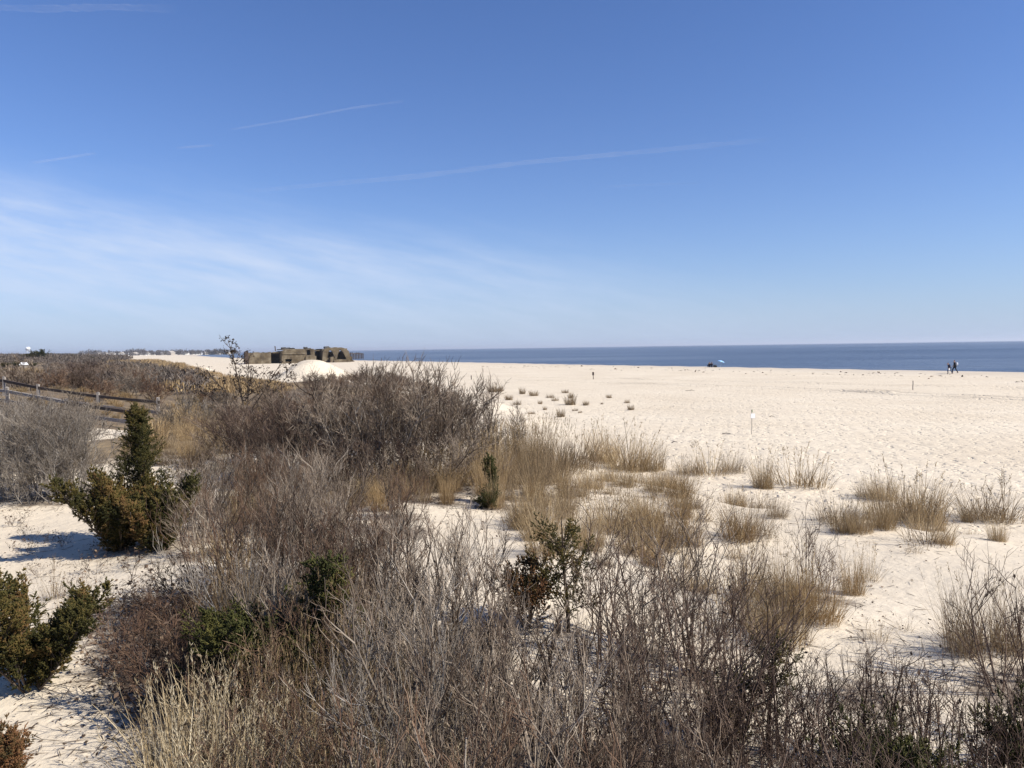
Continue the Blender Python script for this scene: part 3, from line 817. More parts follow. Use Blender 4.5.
# ---- junipers
JC = [
 ('juniper', juniper(1.25, .50, 'cedar', 3, 170, 7, 28, 'cone', (14, 40), .06, 7, .36, ql=.045, qr=.0062, splay=(.25, 1.1), gap=.05), (32, 690), 150, 1.1, 'bronze green juniper with flaring branches on bare sand, cut by the left edge', 0),
 ('juniper', juniper(.7, .34, 'cedar_rust', 4, 110, 7, 22, 'cone', (16, 48), .02, 6, .3, ql=.045, qr=.006, splay=(.2, .9), gap=.05), (-2, 805), 105, 1.0, 'small rusty juniper cut off at the bottom left corner', 0),
 ('juniper', juniper(2.15, 1.05, 'cedar', 5, 80, 10, 22, 'cone', (20, 48), .03, 1, .3, ql=.045, qr=.0065), (146, 540), 144, 1.12, 'tall pointed dark juniper with broad base before the fence', .5),
 ('juniper', juniper(1.1, .62, 'cedar', 6, 190, 7, 26, 'cone', (20, 55), .03, 9, .42, ql=.048, qr=.0066, splay=(.3, 1.0), gap=.05), (122, 550), 92, 1.0, 'broad bushy juniper at the left foot of the pointed one', 1.1),
 ('juniper', juniper(.9, .55, 'cedar', 16, 130, 7, 24, 'cone', (20, 55), .03, 6, .35, splay=(.3, 1.2), gap=.05), (158, 550), 82, 1.0, 'low juniper at the right foot of the pointed one', .9),
 ('juniper', juniper(1.3, 1.0, 'cedar', 7, 34, 8, 17, 'open', (40, 74), .14, 1, .2, ql=.045, qr=.0065, tip=.84, gap=.3), (568, 632), 128, 1.0, 'open dark juniper with bare tip in the middle of the dune', .4),
 ('juniper', juniper(.8, .9, 'cedar_rust', 8, 30, 8, 14, 'flame', (25, 62), .05, 3, .35), (528, 628), 84, 1.0, 'rusty juniper leaning left of the open dark juniper', .5),
 ('juniper', juniper(1.0, .55, 'cedar_green', 9, 40, 8, 14, 'cone', (22, 48), .03, 1, .0), (492, 503), 54, 1.0, 'slender green juniper at the right end of the golden grass', .4),
 ('juniper', juniper(.45, .8, 'cedar_green', 19, 30, 8, 16, 'flame', (30, 70), .03, 3, .0), (488, 508), 26, 1.2, 'low green juniper at the foot of the slender green one', .4),
 ('juniper', juniper(1.3, .9, 'cedar', 10, 34, 6, 12, 'open', (42, 76), .25, 1, .1, ql=.042, qr=.006, tip=.9, gap=.3), (768, 752), 130, .95, 'thin sparse juniper among bare shrubs right of centre', .4),
 ('juniper', juniper(.7, .7, 'cedar', 20, 28, 7, 13, 'flame', (30, 65), .1, 2, .15), (728, 748), 84, 1.0, 'small olive juniper left beside the thin sparse juniper', .4),
 ('juniper', juniper(.8, 1.1, 'cedar_green', 11, 46, 9, 17, 'flame', (30, 68), .03, 3, .05), (893, 825), 128, .9, 'dark green juniper low among purple twigs at the bottom right', .5),
 ('juniper', juniper(.8, .9, 'cedar_green', 12, 40, 9, 17, 'flame', (30, 65), .03, 3, .05), (1024, 800), 130, .9, 'dark green juniper cut by the bottom right corner', .5),
 ('juniper', juniper(1.0, .9, 'cedar_green', 13, 46, 9, 18, 'flame', (20, 55), .05, 3, .15), (245, 712), 135, 1.1, 'bright green juniper wrapped in straw stalks at the near left', .5),
 ('juniper', juniper(1.1, .6, 'cedar_green', 14, 36, 7, 14, 'open', (22, 52), .1, 1, .3), (330, 700), 165, 1.2, 'thin yellowish juniper rising out of the near thicket', .4),
 ('juniper', juniper(.6, .7, 'cedar_green', 15, 30, 8, 16, 'flame', (25, 60), .05, 2, .1), (288, 712), 96, 1.2, 'low yellow green juniper between the bright green and the thin one', .4),
]
random.seed(77)
for kd, pr, (x, y), h, wd, lb, lit in JC:
    p = hit(x, y)
    bh = {3: 1.2, 4: .7}.get(0, None)
    zmax = max(v.co.z for v in pr[1][1].vertices)
    place(kd, pr, p, h * p[1] / F / zmax, rnd(0, 6.28), lb, 'juniper', None, wd, .03, .03)
    if lit: LIT.append((p[0], p[1], lit, .7))

# ---- bare shrubs
def shrubs(pts, protos, lo, hi, label, group, kind='bare_shrub', wide=(.9, 1.2), lit=.6, cat='shrub', amt=.9, sink=.03):
    for p in pts:
        place(kind, random.choice(protos), p, rnd(lo, hi), label=label, cat=cat, group=group, wide=rnd(*wide), tilt=.06, sink=sink)
        if lit: LIT.append((p[0], p[1], lit, amt))

THICK = [(205, 600), (290, 575), (390, 590), (450, 640), (510, 720), (600, 800), (680, 850), (690, 1100), (270, 1100), (285, 820), (330, 760), (330, 715), (215, 690)]
shrubs(scatter(THICK, .8, 41, 9000, 38), BUSH, .7, 1.0, 'bare grey brown shrub tangled into the near thicket left of and below the open juniper', 'bare shrubs of the near thicket', lit=.75)
RTH = [(600, 760), (700, 770), (800, 750), (880, 760), (960, 770), (1080, 740), (1080, 1150), (660, 1150), (620, 860)]
shrubs(scatter(RTH, .45, 42, 12000, 76), OPEN[1:], .48, .74, 'open purple brown shrub with thin upright twigs in the bottom right thicket', 'open shrubs of the bottom right thicket', lit=.55, amt=.6)
shrubs(scatter([(190, 560), (200, 505), (300, 495), (400, 515), (420, 545), (300, 560)], .85, 43, 6000, 22), BUSH, .7, .95, 'low brown shrub in the belt between near thicket and dark bush', 'low shrubs in the belt before the dark bush', lit=.7)
shrubs(scatter([(600, 660), (660, 640), (740, 680), (780, 740), (700, 790), (620, 760)], .68, 44, 6000, 16), OPEN, .7, 1.0, 'open shrub with sand showing between its stems, right of the open juniper', 'open shrubs right of the open juniper', lit=.5, amt=.6)

for (x, y, h, pr, wd, bh, lb) in [
 (330, 484, 112, BIG, 1.0, 2.3, 'left dome of the big grey bush under the concrete bunker'),
 (385, 486, 126, BIG, 1.0, 2.3, 'tallest central dome of the big grey bush, topping the beach'),
 (436, 484, 122, BIG, .95, 2.3, 'right dome of the big grey bush, above golden grass'),
 (474, 480, 102, BIG, .8, 2.3, 'lower right shoulder of the big grey bush'),
 (352, 470, 104, BIG, 1.0, 2.3, 'dome at the back of the big grey bush'),
 (416, 470, 110, BIG, 1.0, 2.3, 'back right dome of the big grey bush'),
 (350, 494, 62, DARKB, 1.2, 1.8, 'low dark bush filling the foot of the big grey bush at its left'),
 (408, 492, 58, DARKB, 1.2, 1.8, 'low dark bush filling the foot of the big grey bush at its middle'),
 (445, 490, 60, BIG, 1.2, 2.2, 'low grey bush rising right out of the golden grass'),
 (505, 470, 66, BIG, .9, 2.3, 'small end dome of the big bush, beside the beach'),
 (255, 478, 72, DARKB, 1.15, 1.8, 'left dark brown bush before the small bare tree'),
 (285, 484, 80, DARKB, 1.15, 1.8, 'central dark brown bush left of the big grey bush'),
 (318, 482, 82, DARKB, 1.0, 1.8, 'dark brown bush touching the big grey bush'),
 (270, 462, 62, DARKB, 1.2, 1.8, 'dark brown bush at the back of its clump'),
 (230, 466, 54, DARKB, 1.2, 1.8, 'low dark brown bush beside the golden grass'),
 (12, 492, 84, PALE, 1.1, 1.85, 'pale grey bush cut by the left edge below the fence'),
 (42, 498, 92, PALE, 1.05, 1.85, 'tall pale grey bush in the left bank below the fence'),
 (78, 492, 78, PALE, 1.0, 1.85, 'pale grey bush at the left shoulder of the broad juniper'),
 (28, 470, 66, PALE, 1.15, 1.85, 'pale bush behind, just under the fence rails'),
 (64, 468, 58, PALE, 1.1, 1.85, 'pale bush behind, under the middle fence post'),
 (-25, 485, 88, PALE, 1.1, 1.85, 'pale bush mostly outside at the far left'),
 (5, 500, 58, PALE, 1.2, 1.85, 'low pale bush at the front foot of the left bank, cut by the left edge'),
 (30, 503, 52, PALE, 1.3, 1.85, 'low pale bush at the front foot of the left bank'),
 (60, 503, 54, PALE, 1.3, 1.85, 'low pale bush beside the broad juniper foot'),
 (84, 498, 60, PALE, 1.1, 1.85, 'pale bush reaching over the broad juniper'),
 (808, 588, 76, OPEN[1:2], .95, 1.3, 'dark twiggy shrub standing between two golden grass clumps'),
 (828, 600, 62, OPEN[1:2], 1.0, 1.3, 'smaller dark twiggy shrub leaning over shaded sand'),
 (1000, 690, 130, OPEN[2:3], .9, 1.35, 'dark V shaped shrub with strong stems at the right edge'),
 (1030, 680, 120, OPEN, .9, 1.35, 'shrub half outside the right edge above the corner juniper'),
 (650, 655, 120, OPEN[:1], 1.0, 1.4, 'tall pale stemmed shrub fanning out right of the open juniper'),
 (700, 680, 120, OPEN[2:3], .95, 1.4, 'tall purple shrub leaning right behind the thin sparse juniper'),
 (868, 700, 70, OPEN[1:2], .8, 1.3, 'dark crooked shrub at the edge of the white sand slope'),
]:
    p = hit(x, y)
    place('bare_shrub', random.choice(pr), p, h * p[1] / F / bh, None, lb, 'shrub', None, wd, .04, .04)
    LIT.append((p[0], p[1], .9 if y < 500 else .6, .8))

shrubs(scatter([(100, 610), (190, 590), (215, 640), (230, 720), (150, 740), (110, 690)], .34, 45, 5000, 40), WEED, .6, 1.3, 'low dark dead weed with shrivelled leaves on the sand by the near reeds', 'dead weeds on the near left sand', 'dead_weed', lit=.6, cat='weed', amt=.72)
shrubs(scatter([(10, 520), (120, 560), (190, 560), (190, 590), (60, 600), (10, 570)], .8, 46, 5000, 11), WEED, .5, 1.0, 'single dead weed stalk on the bright sand before the broad juniper', 'weed stalks on the bright left sand', 'dead_weed', lit=.3, cat='weed', amt=.4)
shrubs(scatter([(180, 600), (250, 640), (300, 720), (280, 900), (200, 800), (160, 700)], .7, 47, 5000, 12), LOW, .8, 1.2, 'knee high russet bush under the near left thicket', 'russet bushes under the near left thicket', 'low_bush', lit=.5, cat='bush')
for i, (x, y, h) in enumerate([(64, 640, 70), (52, 600, 60)]):
    put('grass_tuft', WISPY, x, y, h * .7, ['thin dry tuft behind the flaring juniper', 'faint dry tuft on bright sand above the flaring juniper'][i], 'grass tuft', .62, wide=.8)

# ---- scattered tufts out on the beach
beach_tufts = [(501, 391, 7), (522.5, 394, 8), (534, 396, 7), (509, 400, 8), (565, 393, 6), (550, 398, 5), (555, 401, 6), (570, 405, 12), (586, 405, 5), (609, 398, 4), (627, 403, 5), (631, 410, 6), (545, 410, 5), (561, 417, 10), (531, 414, 5), (575, 411, 4), (495, 392, 9), (571, 398, 7), (540, 404, 4), (580, 413, 4), (602, 404, 3), (517, 405, 6)]
for (x, y, h) in beach_tufts:
    p = hit(x, y)
    place('beach_tuft', random.choice(FARTUFT), p, max(.5, h * p[1] / F / .5 * rnd(.9, 1.35)), label='small grass tuft scattered on open sand right of the big bush', cat='grass tuft', group='small tufts scattered on the open sand', wide=rnd(.55, .95))

# ---- scrub behind: individual bushes and grass clumps out to about 130 m
random.seed(90)
B1 = [(-60, 440), (-40, 385), (40, 375), (110, 375), (180, 385), (205, 400), (240, 430), (160, 440), (150, 418), (40, 418)]
def far_shrubs(poly, sp, seed, n, label, group, lo=.7, hi=1.15, protos=FAR):
    for p in scatter(poly, sp, seed, 20000, n):
        q = project(*p)
        if 30 < p[1] < 44.5 and q[0] < 175 and q[1] > 395: continue       # the fenced path
        if 195 < q[0] < 300 and (q[1] < 399 or (p[1] < 45 and q[1] > 402 and seed == 51 and random.random() < .6)) or (q[0] < 48 and q[1] < 383): continue
        if 92 < q[0] < 134 and 412 < q[1] < 442: continue          # the sandy path stays open
        if abs(p[0] + 27) < 10 and abs(p[1] - 100) < 9: continue    # and the sand mound
        place('scrub_bush', random.choice(protos), p, rnd(lo, hi), label=label, cat='bush', group=group, wide=rnd(.95, 1.4), tilt=.05)
far_shrubs([(150, 445), (150, 412), (205, 398), (285, 392), (335, 387), (352, 379), (390, 380), (420, 390), (470, 420), (480, 455), (330, 455), (230, 445)], 1.6, 51, 90, 'brown bush filling the ground behind the dark bush and big grey bush', 'bushes behind the big grey bush', .6, .9)
far_shrubs([(-70, 470), (-70, 436), (60, 436), (90, 450), (80, 462)], 1.5, 52, 16, 'pale scrub bush on the slope just below the fence', 'scrub bushes below the fence', .7, 1.0, FAR[1:2])
far_shrubs([(-80, 412), (-80, 376), (60, 372), (130, 374), (200, 384), (215, 398), (165, 410), (60, 408)], 1.9, 53, 130, 'grey brown scrub bush in the hollow beyond the fence', 'scrub bushes beyond the fence', .7, 1.1)
for p in scatter([(150, 445), (160, 410), (205, 396), (300, 390), (320, 400), (240, 430), (200, 445)], 1.5, 54, 9000, 40):
    place('tall_grass_clump', random.choice(FARTALL), p, rnd(.75, 1.15) * (.5 if project(*p)[0] > 190 else 1), label='golden grass clump on the dune around the small bare tree', cat='grass clump', group='golden grass around the small bare tree', wide=1.2)
for p in scatter([(-30, 420), (0, 383), (130, 394), (205, 398), (215, 425), (150, 455), (105, 462), (95, 440)], .8, 55, 14000, 150):
    q = project(*p)
    if 92 < q[0] < 134 and 421 < q[1] < 442: continue
    place('tall_grass_clump', random.choice(FARTALL), p, rnd(.25, .55), label='tan grass clump beside the split rail fence', cat='grass clump', group='tan grass along the fence', wide=1.4)

# the small bare tree with dark clusters left of the bunker
random.seed(12)
def bare_tree(h):
    A, L = Tubes(), []
    for s, (az, le, f) in enumerate([(2.9, .10, 1.0), (2.7, .9, .78), (-.2, .75, .80), (5.2, .30, .80), (-.4, 1.35, .80), (2.9, 1.5, .70), (1.3, .5, .6)]):
        d = Vector((math.cos(az) * le, math.sin(az) * le, 1)).normalized()
        ps = path(Vector((math.cos(az) * .08, math.sin(az) * .08, -.05)), d, h * f, 9, .07, .02)
        A.add(ps, .06 * f, .014, .25, 5)
        for b in range(int(15 * f)):
            k = random.randint(2, 8); q = ps[k]; dd = (ps[k] - ps[k - 1]).normalized()
            p1 = path(q, side(dd, rnd(.6, 1.15)), h * rnd(.12, .28) * (1.3 - .08 * k), 5, .16, .05)
            A.add(p1, .022, .010, rnd(.2, .6), 4)
            L.append(p1[-1])
            for c in range(4):
                q2 = p1[random.randint(1, 5)]
                p2 = path(q2, side(dd, rnd(.5, 1.2)), h * rnd(.05, .11), 3, .2, .08)
                A.add(p2, .013, .007, rnd(.2, .6), 3); L.append(p2[-1])
    pts = []
    for t in L:
        if random.random() < .75:
            for _ in range(random.randint(4, 10)):
                pts.append((t.x + random.gauss(0, .055), t.y + random.gauss(0, .055), t.z + random.gauss(0, .06)))
    return [('branches', A.mesh('bare_tree_branches', M['bark'])), ('dead_leaves', leaf_mesh(np.array(pts), .115, M['dead_leaf'], tonec=.15))]
p = hit(246, 413)
place('bare_tree', bare_tree(76 * p[1] / F), p, 1, .4, 'small nearly bare tree with dark leaf clusters left of the bunker', 'tree', sink=.05)

# ------------------------------------------------------------------ split rail fences beside the path
def at_depth(px, py, y):
    d = ray(px, py); return Vector((d[0] * y, y, CZ + d[2] * y))

random.seed(3)
def fence(posts, rails, label, root_loc):
    root = empty('rail_fence', (0, 0, 0), 0, label, 'fence')
    tops = [at_depth(*p) for p in posts]
    root.location = (tops[0].x, tops[0].y, float(hgt(tops[0].x, tops[0].y)))
    off = Vector(root.location)
    for t in tops:
        bm = bmesh.new()
        g = Vector((t.x + rnd(-.03, .03), t.y + rnd(-.03, .03), float(hgt(t.x, t.y)) - .3))
        rg = bm_bar(bm, g - off, t - off, .135, .12, .008)
        for v in rg[-1]: v.co.z += rnd(-.02, .05)
        bm_obj('post', bm, M['wood'], root)
    for (a, b, drop, dk) in rails:
        bm = bmesh.new()
        A = tops[a] - off - Vector((0, 0, drop + rnd(-.03, .03))); B = tops[b] - off - Vector((0, 0, drop + rnd(-.03, .03)))
        ext = (B - A).normalized() * .12
        bm_bar(bm, A - ext + Vector((0, rnd(-.03, .03), 0)), B + ext, .10, .15, .012)
        bm_obj('rail', bm, M['wood_dark'] if dk else M['wood'], root)
    return root
near = [(-52, 379, 39.5), (7, 387.5, 37.5), (67, 399, 36), (133, 408, 34.5)]
far_ = [(-22, 374, 44), (4, 377, 43.3), (38, 384, 42.5), (98, 392.5, 41.5), (158, 398, 40.5)]
fence(near, [(0, 1, .22, 0), (1, 2, .18, 0), (2, 3, .22, 1), (0, 1, .7, 0), (1, 2, .68, 0), (2, 3, .7, 0)],
      'weathered split rail fence on the near side of the sandy path', None)
fence(far_, [(0, 1, .25, 1), (1, 2, .22, 1), (2, 3, .22, 1), (3, 4, .24, 1), (2, 3, .75, 0), (3, 4, .78, 0)],
      'dark railed split rail fence on the far side of the sandy path', None)

# ------------------------------------------------------------------ the old concrete bunker
def bunker():
    by = 280.0; c = math.radians(25)
    ctr = Vector((-79.7, by, 0))
    root = empty('concrete_bunker', ctr, c, 'ruined brown concrete gun bunker with dark openings on the beach behind the sand mound', 'bunker')
    S = lambda px: (px - 300.5) * .366
    Zp = lambda py: 4.5 - (py - 351.0) * .376
    def wall(name, outline, holes, y0, thick, material=M['concrete'], parent=root):
        out2 = []
        for k in range(len(outline)):
            (xa, ya), (xb, yb) = outline[k], outline[(k + 1) % len(outline)]
            out2.append((xa, ya))
            if ya < 360 and yb < 360 and abs(xb - xa) > 3:
                for q in range(1, int(abs(xb - xa) / 1.6)):
                    f = q / int(abs(xb - xa) / 1.6); out2.append((xa + (xb - xa) * f, ya + (yb - ya) * f + rnd(-.28, .28)))
        loops = [[Vector((S(x), Zp(y), 0)) for x, y in l] for l in [out2] + holes]
        tri = geometry.tessellate_polygon(loops)
        flat = [v for l in loops for v in l]
        bm = bmesh.new()
        f = [bm.verts.new((v.x, y0, v.y)) for v in flat]; b = [bm.verts.new((v.x, y0 + thick, v.y)) for v in flat]
        for t in tri:
            try: bm.faces.new([f[i] for i in t]); bm.faces.new([b[i] for i in t[::-1]])
            except ValueError: pass
        k = 0
        for l in loops:
            n = len(l)
            for i in range(n):
                bm.faces.new((f[k + i], f[k + (i + 1) % n], b[k + (i + 1) % n], b[k + i]))
            k += n
        bmesh.ops.recalc_face_normals(bm, faces=bm.faces)
        return bm_obj(name, bm, material, parent)
    base = 368
    # left wing wall and its end pier
    wall('wing_wall', [(250.5, base), (250.5, 352.6), (258, 351.6), (266, 352.2), (272.6, 351.4), (272.6, base)], [], 0, 1.2)
    wall('end_pier', [(246.8, base), (247.2, 351), (249, 350.2), (250.6, 351), (250.6, base)], [], -1.8, 3.4, M['iron_and_shade'])  # concrete pier; its shaded side is painted in as a dark base colour
    # recessed bay between wing wall and main block
    wall('recess_wall', [(268, base), (268, 351.5), (276, 352.4), (286, 350.6), (286, base)], [], 10.5, .8)
    # main block
    wall('front_wall', [(283, base), (283, 350.5), (287, 349.4), (296, 349.0), (307, 349.8), (316.2, 349.3), (316.2, base)],
         [[(286.5, 361.4), (286.5, 358.8), (293, 358.8), (292.6, 361.4)], [(308, 355.4), (308, 349.9), (311.8, 350), (312, 355.0)]], 0, 1.4)
    wall('upper_ledge', [(283.2, 353.9), (283.2, 353.1), (306.5, 353.3), (306.5, 354.1)], [], -.35, .345)
    wall('step_wall', [(306.6, base), (306.6, 356.6), (317.5, 356.0), (316.5, base)], [], -.5, .495)
    # right block with the dark gun openings
    wall('casemate_wall', [(322.5, base), (323.6, 352.5), (325.2, 349.8), (329, 348.2), (336, 347.6), (343, 348), (347.5, 349.3), (350.2, 351.5), (351.6, 355), (351.8, base)],
         [[(328.0, 358.4), (329.6, 352.4), (331.4, 350.2), (333.4, 352.0), (335.8, 358.2)], [(337.8, 360.2), (339.4, 354), (341.6, 349.9), (344.2, 352.6), (348, 360.0)]], -1.5, 1.4)
    wall('gun_apron', [(333.4, base), (333.6, 361), (339, 359.8), (348, 360.2), (350.4, 362.6), (350.6, base)], [], -4.0, 2.4)
    wall('apron_block', [(330.0, base), (330.2, 357.8), (333, 357.2), (333.2, base)], [], -3.4, 1.8)
    wall('side_annex', [(352, base), (352, 361.5), (353, 357.8), (354.6, 357.4), (355.2, 361), (357.4, 362), (357.4, base)], [], .3, 5)
    # body behind: sides, back and roof leave the rooms dark
    def box(name, x0, x1, y0, y1, z0, z1, bev=.15):
        bm = bmesh.new(); bm_box(bm, S(x0), S(x1), y0, y1, z0, z1, bev); return bm_obj(name, bm, M['concrete'], root)
    box('side_wall', 250.6, 253, 1.25, 14, -2, 4.0)
    box('side_wall', 282.2, 284.4, 1.45, 5.4, -2, 4.6)
    box('side_wall', 314.0, 316.0, 1.45, 14, -2, 4.9)
    box('side_wall', 323.6, 325.6, -.05, 14, -2, 5.2)
    box('side_wall', 350, 351.6, -.05, 14, -2, 4.3)
    box('back_wall', 251, 351.6, 14.02, 15.4, -2, 4.1)
    box('roof', 283.3, 316, 1.42, 14, 4.95, 5.3)
    box('roof', 325.4, 350.0, -.08, 14, 4.85, 5.25)
    box('roof', 315.9, 325.4, 2.6, 14.1, 4.3, 4.8)
    box('roof', 250.8, 283.2, 2.2, 14.05, 3.75, 4.1)
    random.seed(8)
    for (x0, x1, z, hh, y) in [(284.5, 289, 5.3, .7, 2.2), (288.5, 293, 5.3, .55, 3), (292, 297, 5.3, .4, 2.5), (307, 310, 5.3, .75, 2.6), (309.5, 314.5, 5.3, .4, 3), (327.5, 331, 5.25, .85, 1), (330.5, 333.5, 5.25, .6, 1.6), (334, 337, 5.25, .35, 2)]:
        bm = bmesh.new(); bm_box(bm, S(x0), S(x1), y, y + 2.2, z - .05, z + hh)
        for v in bm.verts:
            v.co += Vector((rnd(-.25, .25), rnd(-.3, .3), rnd(-.2, .12) if v.co.z > z else 0))
        bm_obj('roof_rubble', bm, M['rock'], root)
    bm = bmesh.new(); bm_bar(bm, (S(278.6), 4.0, 4.6), (S(278.2), 4.0, 6.5), .35, .3, .02); bm_obj('iron_post', bm, M['iron_and_shade'], root)
    return root
bunker()

# groyne stub in the sea to the right of the bunker
random.seed(14)
g = empty('wooden_groyne', (0, 0, 0), 0, 'short dark groyne of piles standing in the sea beside the bunker', 'groyne')
dp = 430.0
for i, px in enumerate(np.linspace(350.5, 363, 9)):
    a = at_depth(px, 352.6 + rnd(-.3, .5) + i * .04, dp + i * 1.4)
    bm = bmesh.new(); bm_bar(bm, (a.x, a.y, -4), tuple(a), .55, .55, .02); bm_obj('pile', bm, M['wood_dark'], g)
a = at_depth(350, 353.4, dp - .8); b = at_depth(363.2, 353.9, dp + 12)
bm = bmesh.new(); bm_bar(bm, a, b, .35, .5, .02); bm_obj('beam', bm, M['wood_dark'], g)

# ------------------------------------------------------------------ people
def skin_mesh(name, pts, edges, rad, material, levels=2, root=0):
    me = bpy.data.meshes.new(name); me.from_pydata([tuple(p) for p in pts], edges, [])
    ob = bpy.data.objects.new(name, me); COL.objects.link(ob)
    md = ob.modifiers.new('skin', 'SKIN'); md.use_smooth_shade = True
    sv = me.skin_vertices[0].data
    for i, r in enumerate(rad):
        sv[i].radius = r if isinstance(r, tuple) else (r, r)
        sv[i].use_root = (i == root)
    s = ob.modifiers.new('sub', 'SUBSURF'); s.levels = levels; s.render_levels = levels
    dg = bpy.context.evaluated_depsgraph_get()
    out = bpy.data.meshes.new_from_object(ob.evaluated_get(dg))
    bpy.data.objects.remove(ob); out.name = name; out.materials.clear(); out.materials.append(material)
    for p in out.polygons: p.use_smooth = True
    return out

class Sk:
    def __init__(s): s.p = []; s.e = []; s.r = []
    def v(s, p, r, prev=None):
        s.p.append(tuple(p)); s.r.append(r)
        if prev is not None: s.e.append((prev, len(s.p) - 1))
        return len(s.p) - 1

def person(loc, rz, h, pose, label, group, coat, trousers, hairlen=.0, pack=None, held=None):
    """faces local +X; joints given for a 1.75 m figure, scaled to h"""
    k = h / 1.75
    J = {n: Vector(q) for n, q in pose.items()}
    root = empty('person', loc, rz, label, 'person', group); root.scale = (k, k, k)
    b = Sk()
    pel = b.v(J['pelvis'], (.13, .15)); sp = b.v(J['waist'], (.12, .14), pel); ch = b.v(J['chest'], (.13, .17), sp)
    nk = b.v(J['neck'], .055, ch); hd0 = b.v(J['head'] - Vector((0, 0, .09)), (.075, .07), nk); hd1 = b.v(J['head'], (.10, .08), hd0); b.v(J['head'] + Vector((0, 0, .10)), (.075, .065), hd1)
    nb = b.v(J['head'] + Vector((.075, 0, -.012)), .024, hd1); b.v(J['head'] + Vector((.115, 0, -.03)), .012, nb)
    for sy in (-1, 1):
        b.v(J['head'] + Vector((-.005, sy * .088, -.01)), .014, hd1)
    for s, sy in (('l', 1), ('r', -1)):
        sh = b.v(J['sh_' + s], .065, ch); el = b.v(J['el_' + s], .043, sh); wr = b.v(J['wr_' + s], .028, el)
        d = (J['wr_' + s] - J['el_' + s]).normalized(); pm = b.v(J['wr_' + s] + d * .07, (.018, .036), wr)
        fw = Vector((1, 0, 0)); fw = (fw - d * fw.dot(d)).normalized(); cu = Vector((0, -sy, 0))
        for q, L in zip((-.03, -.01, .01, .03), (.06, .075, .08, .068)):
            m = J['wr_' + s] + d * (.105 + L * .4) + fw * q * 1.15
            f1 = b.v(m, .0085, pm); b.v(m + d * L * .45 + cu * .022, .0065, f1)
        t1 = b.v(J['wr_' + s] + d * .05 + fw * .042 + cu * .012, .011, wr); b.v(J['wr_' + s] + d * .095 + fw * .055 + cu * .022, .008, t1)
        hp = b.v(J['hip_' + s], .095, pel); kn = b.v(J['kn_' + s], .06, hp); an = b.v(J['an_' + s], .042, kn)
        b.v(J['an_' + s] + Vector((.14, 0, -.045)), (.03, .04), an)
    link('body', skin_mesh('person_body', b.p, b.e, b.r, M['skin']), root)
    c = Sk()
    p0 = c.v(J['pelvis'] + Vector((0, 0, -.05)), (.165, .185)); p1 = c.v(J['waist'], (.15, .175), p0); p2 = c.v(J['chest'], (.16, .20), p1); c.v(J['chest'].lerp(J['neck'], .8), (.08, .085), p2)
    for s in 'lr':
        a = c.v(J['sh_' + s], .088, p2); e = c.v(J['el_' + s], .064, a); c.v(J['el_' + s].lerp(J['wr_' + s], .93), .05, e)
    link('jacket', skin_mesh('person_jacket', c.p, c.e, c.r, M[coat]), root)
    t = Sk()
    p0 = t.v(J['pelvis'], (.145, .165))
    for s in 'lr':
        a = t.v(J['hip_' + s], .108, p0); e = t.v(J['kn_' + s], .078, a); t.v(J['kn_' + s].lerp(J['an_' + s], .95), .066, e)
    link('trousers', skin_mesh('person_trousers', t.p, t.e, t.r, M[trousers]), root)
    for s in 'lr':
        q = Sk(); a = J['an_' + s]
        v0 = q.v(a + Vector((-.05, 0, -.04)), (.05, .045)); v1 = q.v(a + Vector((.06, 0, -.05)), (.042, .05), v0); q.v(a + Vector((.17, 0, -.06)), (.028, .042), v1)
        link('shoe', skin_mesh('person_shoe', q.p, q.e, q.r, M['shoe'], 1), root)
    hq = Sk(); a = J['head']
    v0 = hq.v(a + Vector((.035, 0, .125)), (.05, .07)); v1 = hq.v(a + Vector((-.045, 0, .08)), (.075, .088), v0); v2 = hq.v(a + Vector((-.06, 0, -.02)), (.055, .078), v1)
    if hairlen: hq.v(a + Vector((-.075, 0, -.02 - hairlen)), (.035, .06), v2)
    link('hair', skin_mesh('person_hair', hq.p, hq.e, hq.r, M['hair']), root)
    for sy in (-1, 1):
        bm = bmesh.new(); bmesh.ops.create_icosphere(bm, subdivisions=1, radius=.011)
        for v in bm.verts: v.co += J['head'] + Vector((.090, sy * .033, .012))
        bm_obj('eye', bm, M['blackcloth'], root, True)
    bm = bmesh.new(); bm_box(bm, .082, .092, -.024, .024, -.066, -.056, .003)
    for v in bm.verts: v.co += J['head']
    bm_obj('mouth', bm, M['skin'], root)
    return root

def at_person(root, P):
    return root.matrix_basis @ Vector(P)

WALK = dict(pelvis=(0, 0, .93), waist=(.01, 0, 1.10), chest=(.03, 0, 1.33), neck=(.05, 0, 1.50), head=(.08, 0, 1.63),
            sh_l=(.03, .19, 1.41), el_l=(.13, .25, 1.15), wr_l=(.30, .23, 1.0), sh_r=(.03, -.19, 1.41), el_r=(-.09, -.25, 1.15), wr_r=(-.02, -.24, .90),
            hip_l=(0, .09, .90), kn_l=(-.10, .10, .50), an_l=(-.36, .10, .13), hip_r=(0, -.09, .90), kn_r=(.24, -.10, .52), an_r=(.22, -.10, .08))
STOOP = dict(WALK, waist=(.05, 0, 1.09), chest=(.15, 0, 1.29), neck=(.24, 0, 1.43), head=(.31, 0, 1.53), sh_l=(.15, .18, 1.36), sh_r=(.15, -.18, 1.36), el_l=(.14, .24, 1.1), wr_l=(.27, .22, .90), el_r=(.08, -.24, 1.10), wr_r=(.14, -.22, .86))
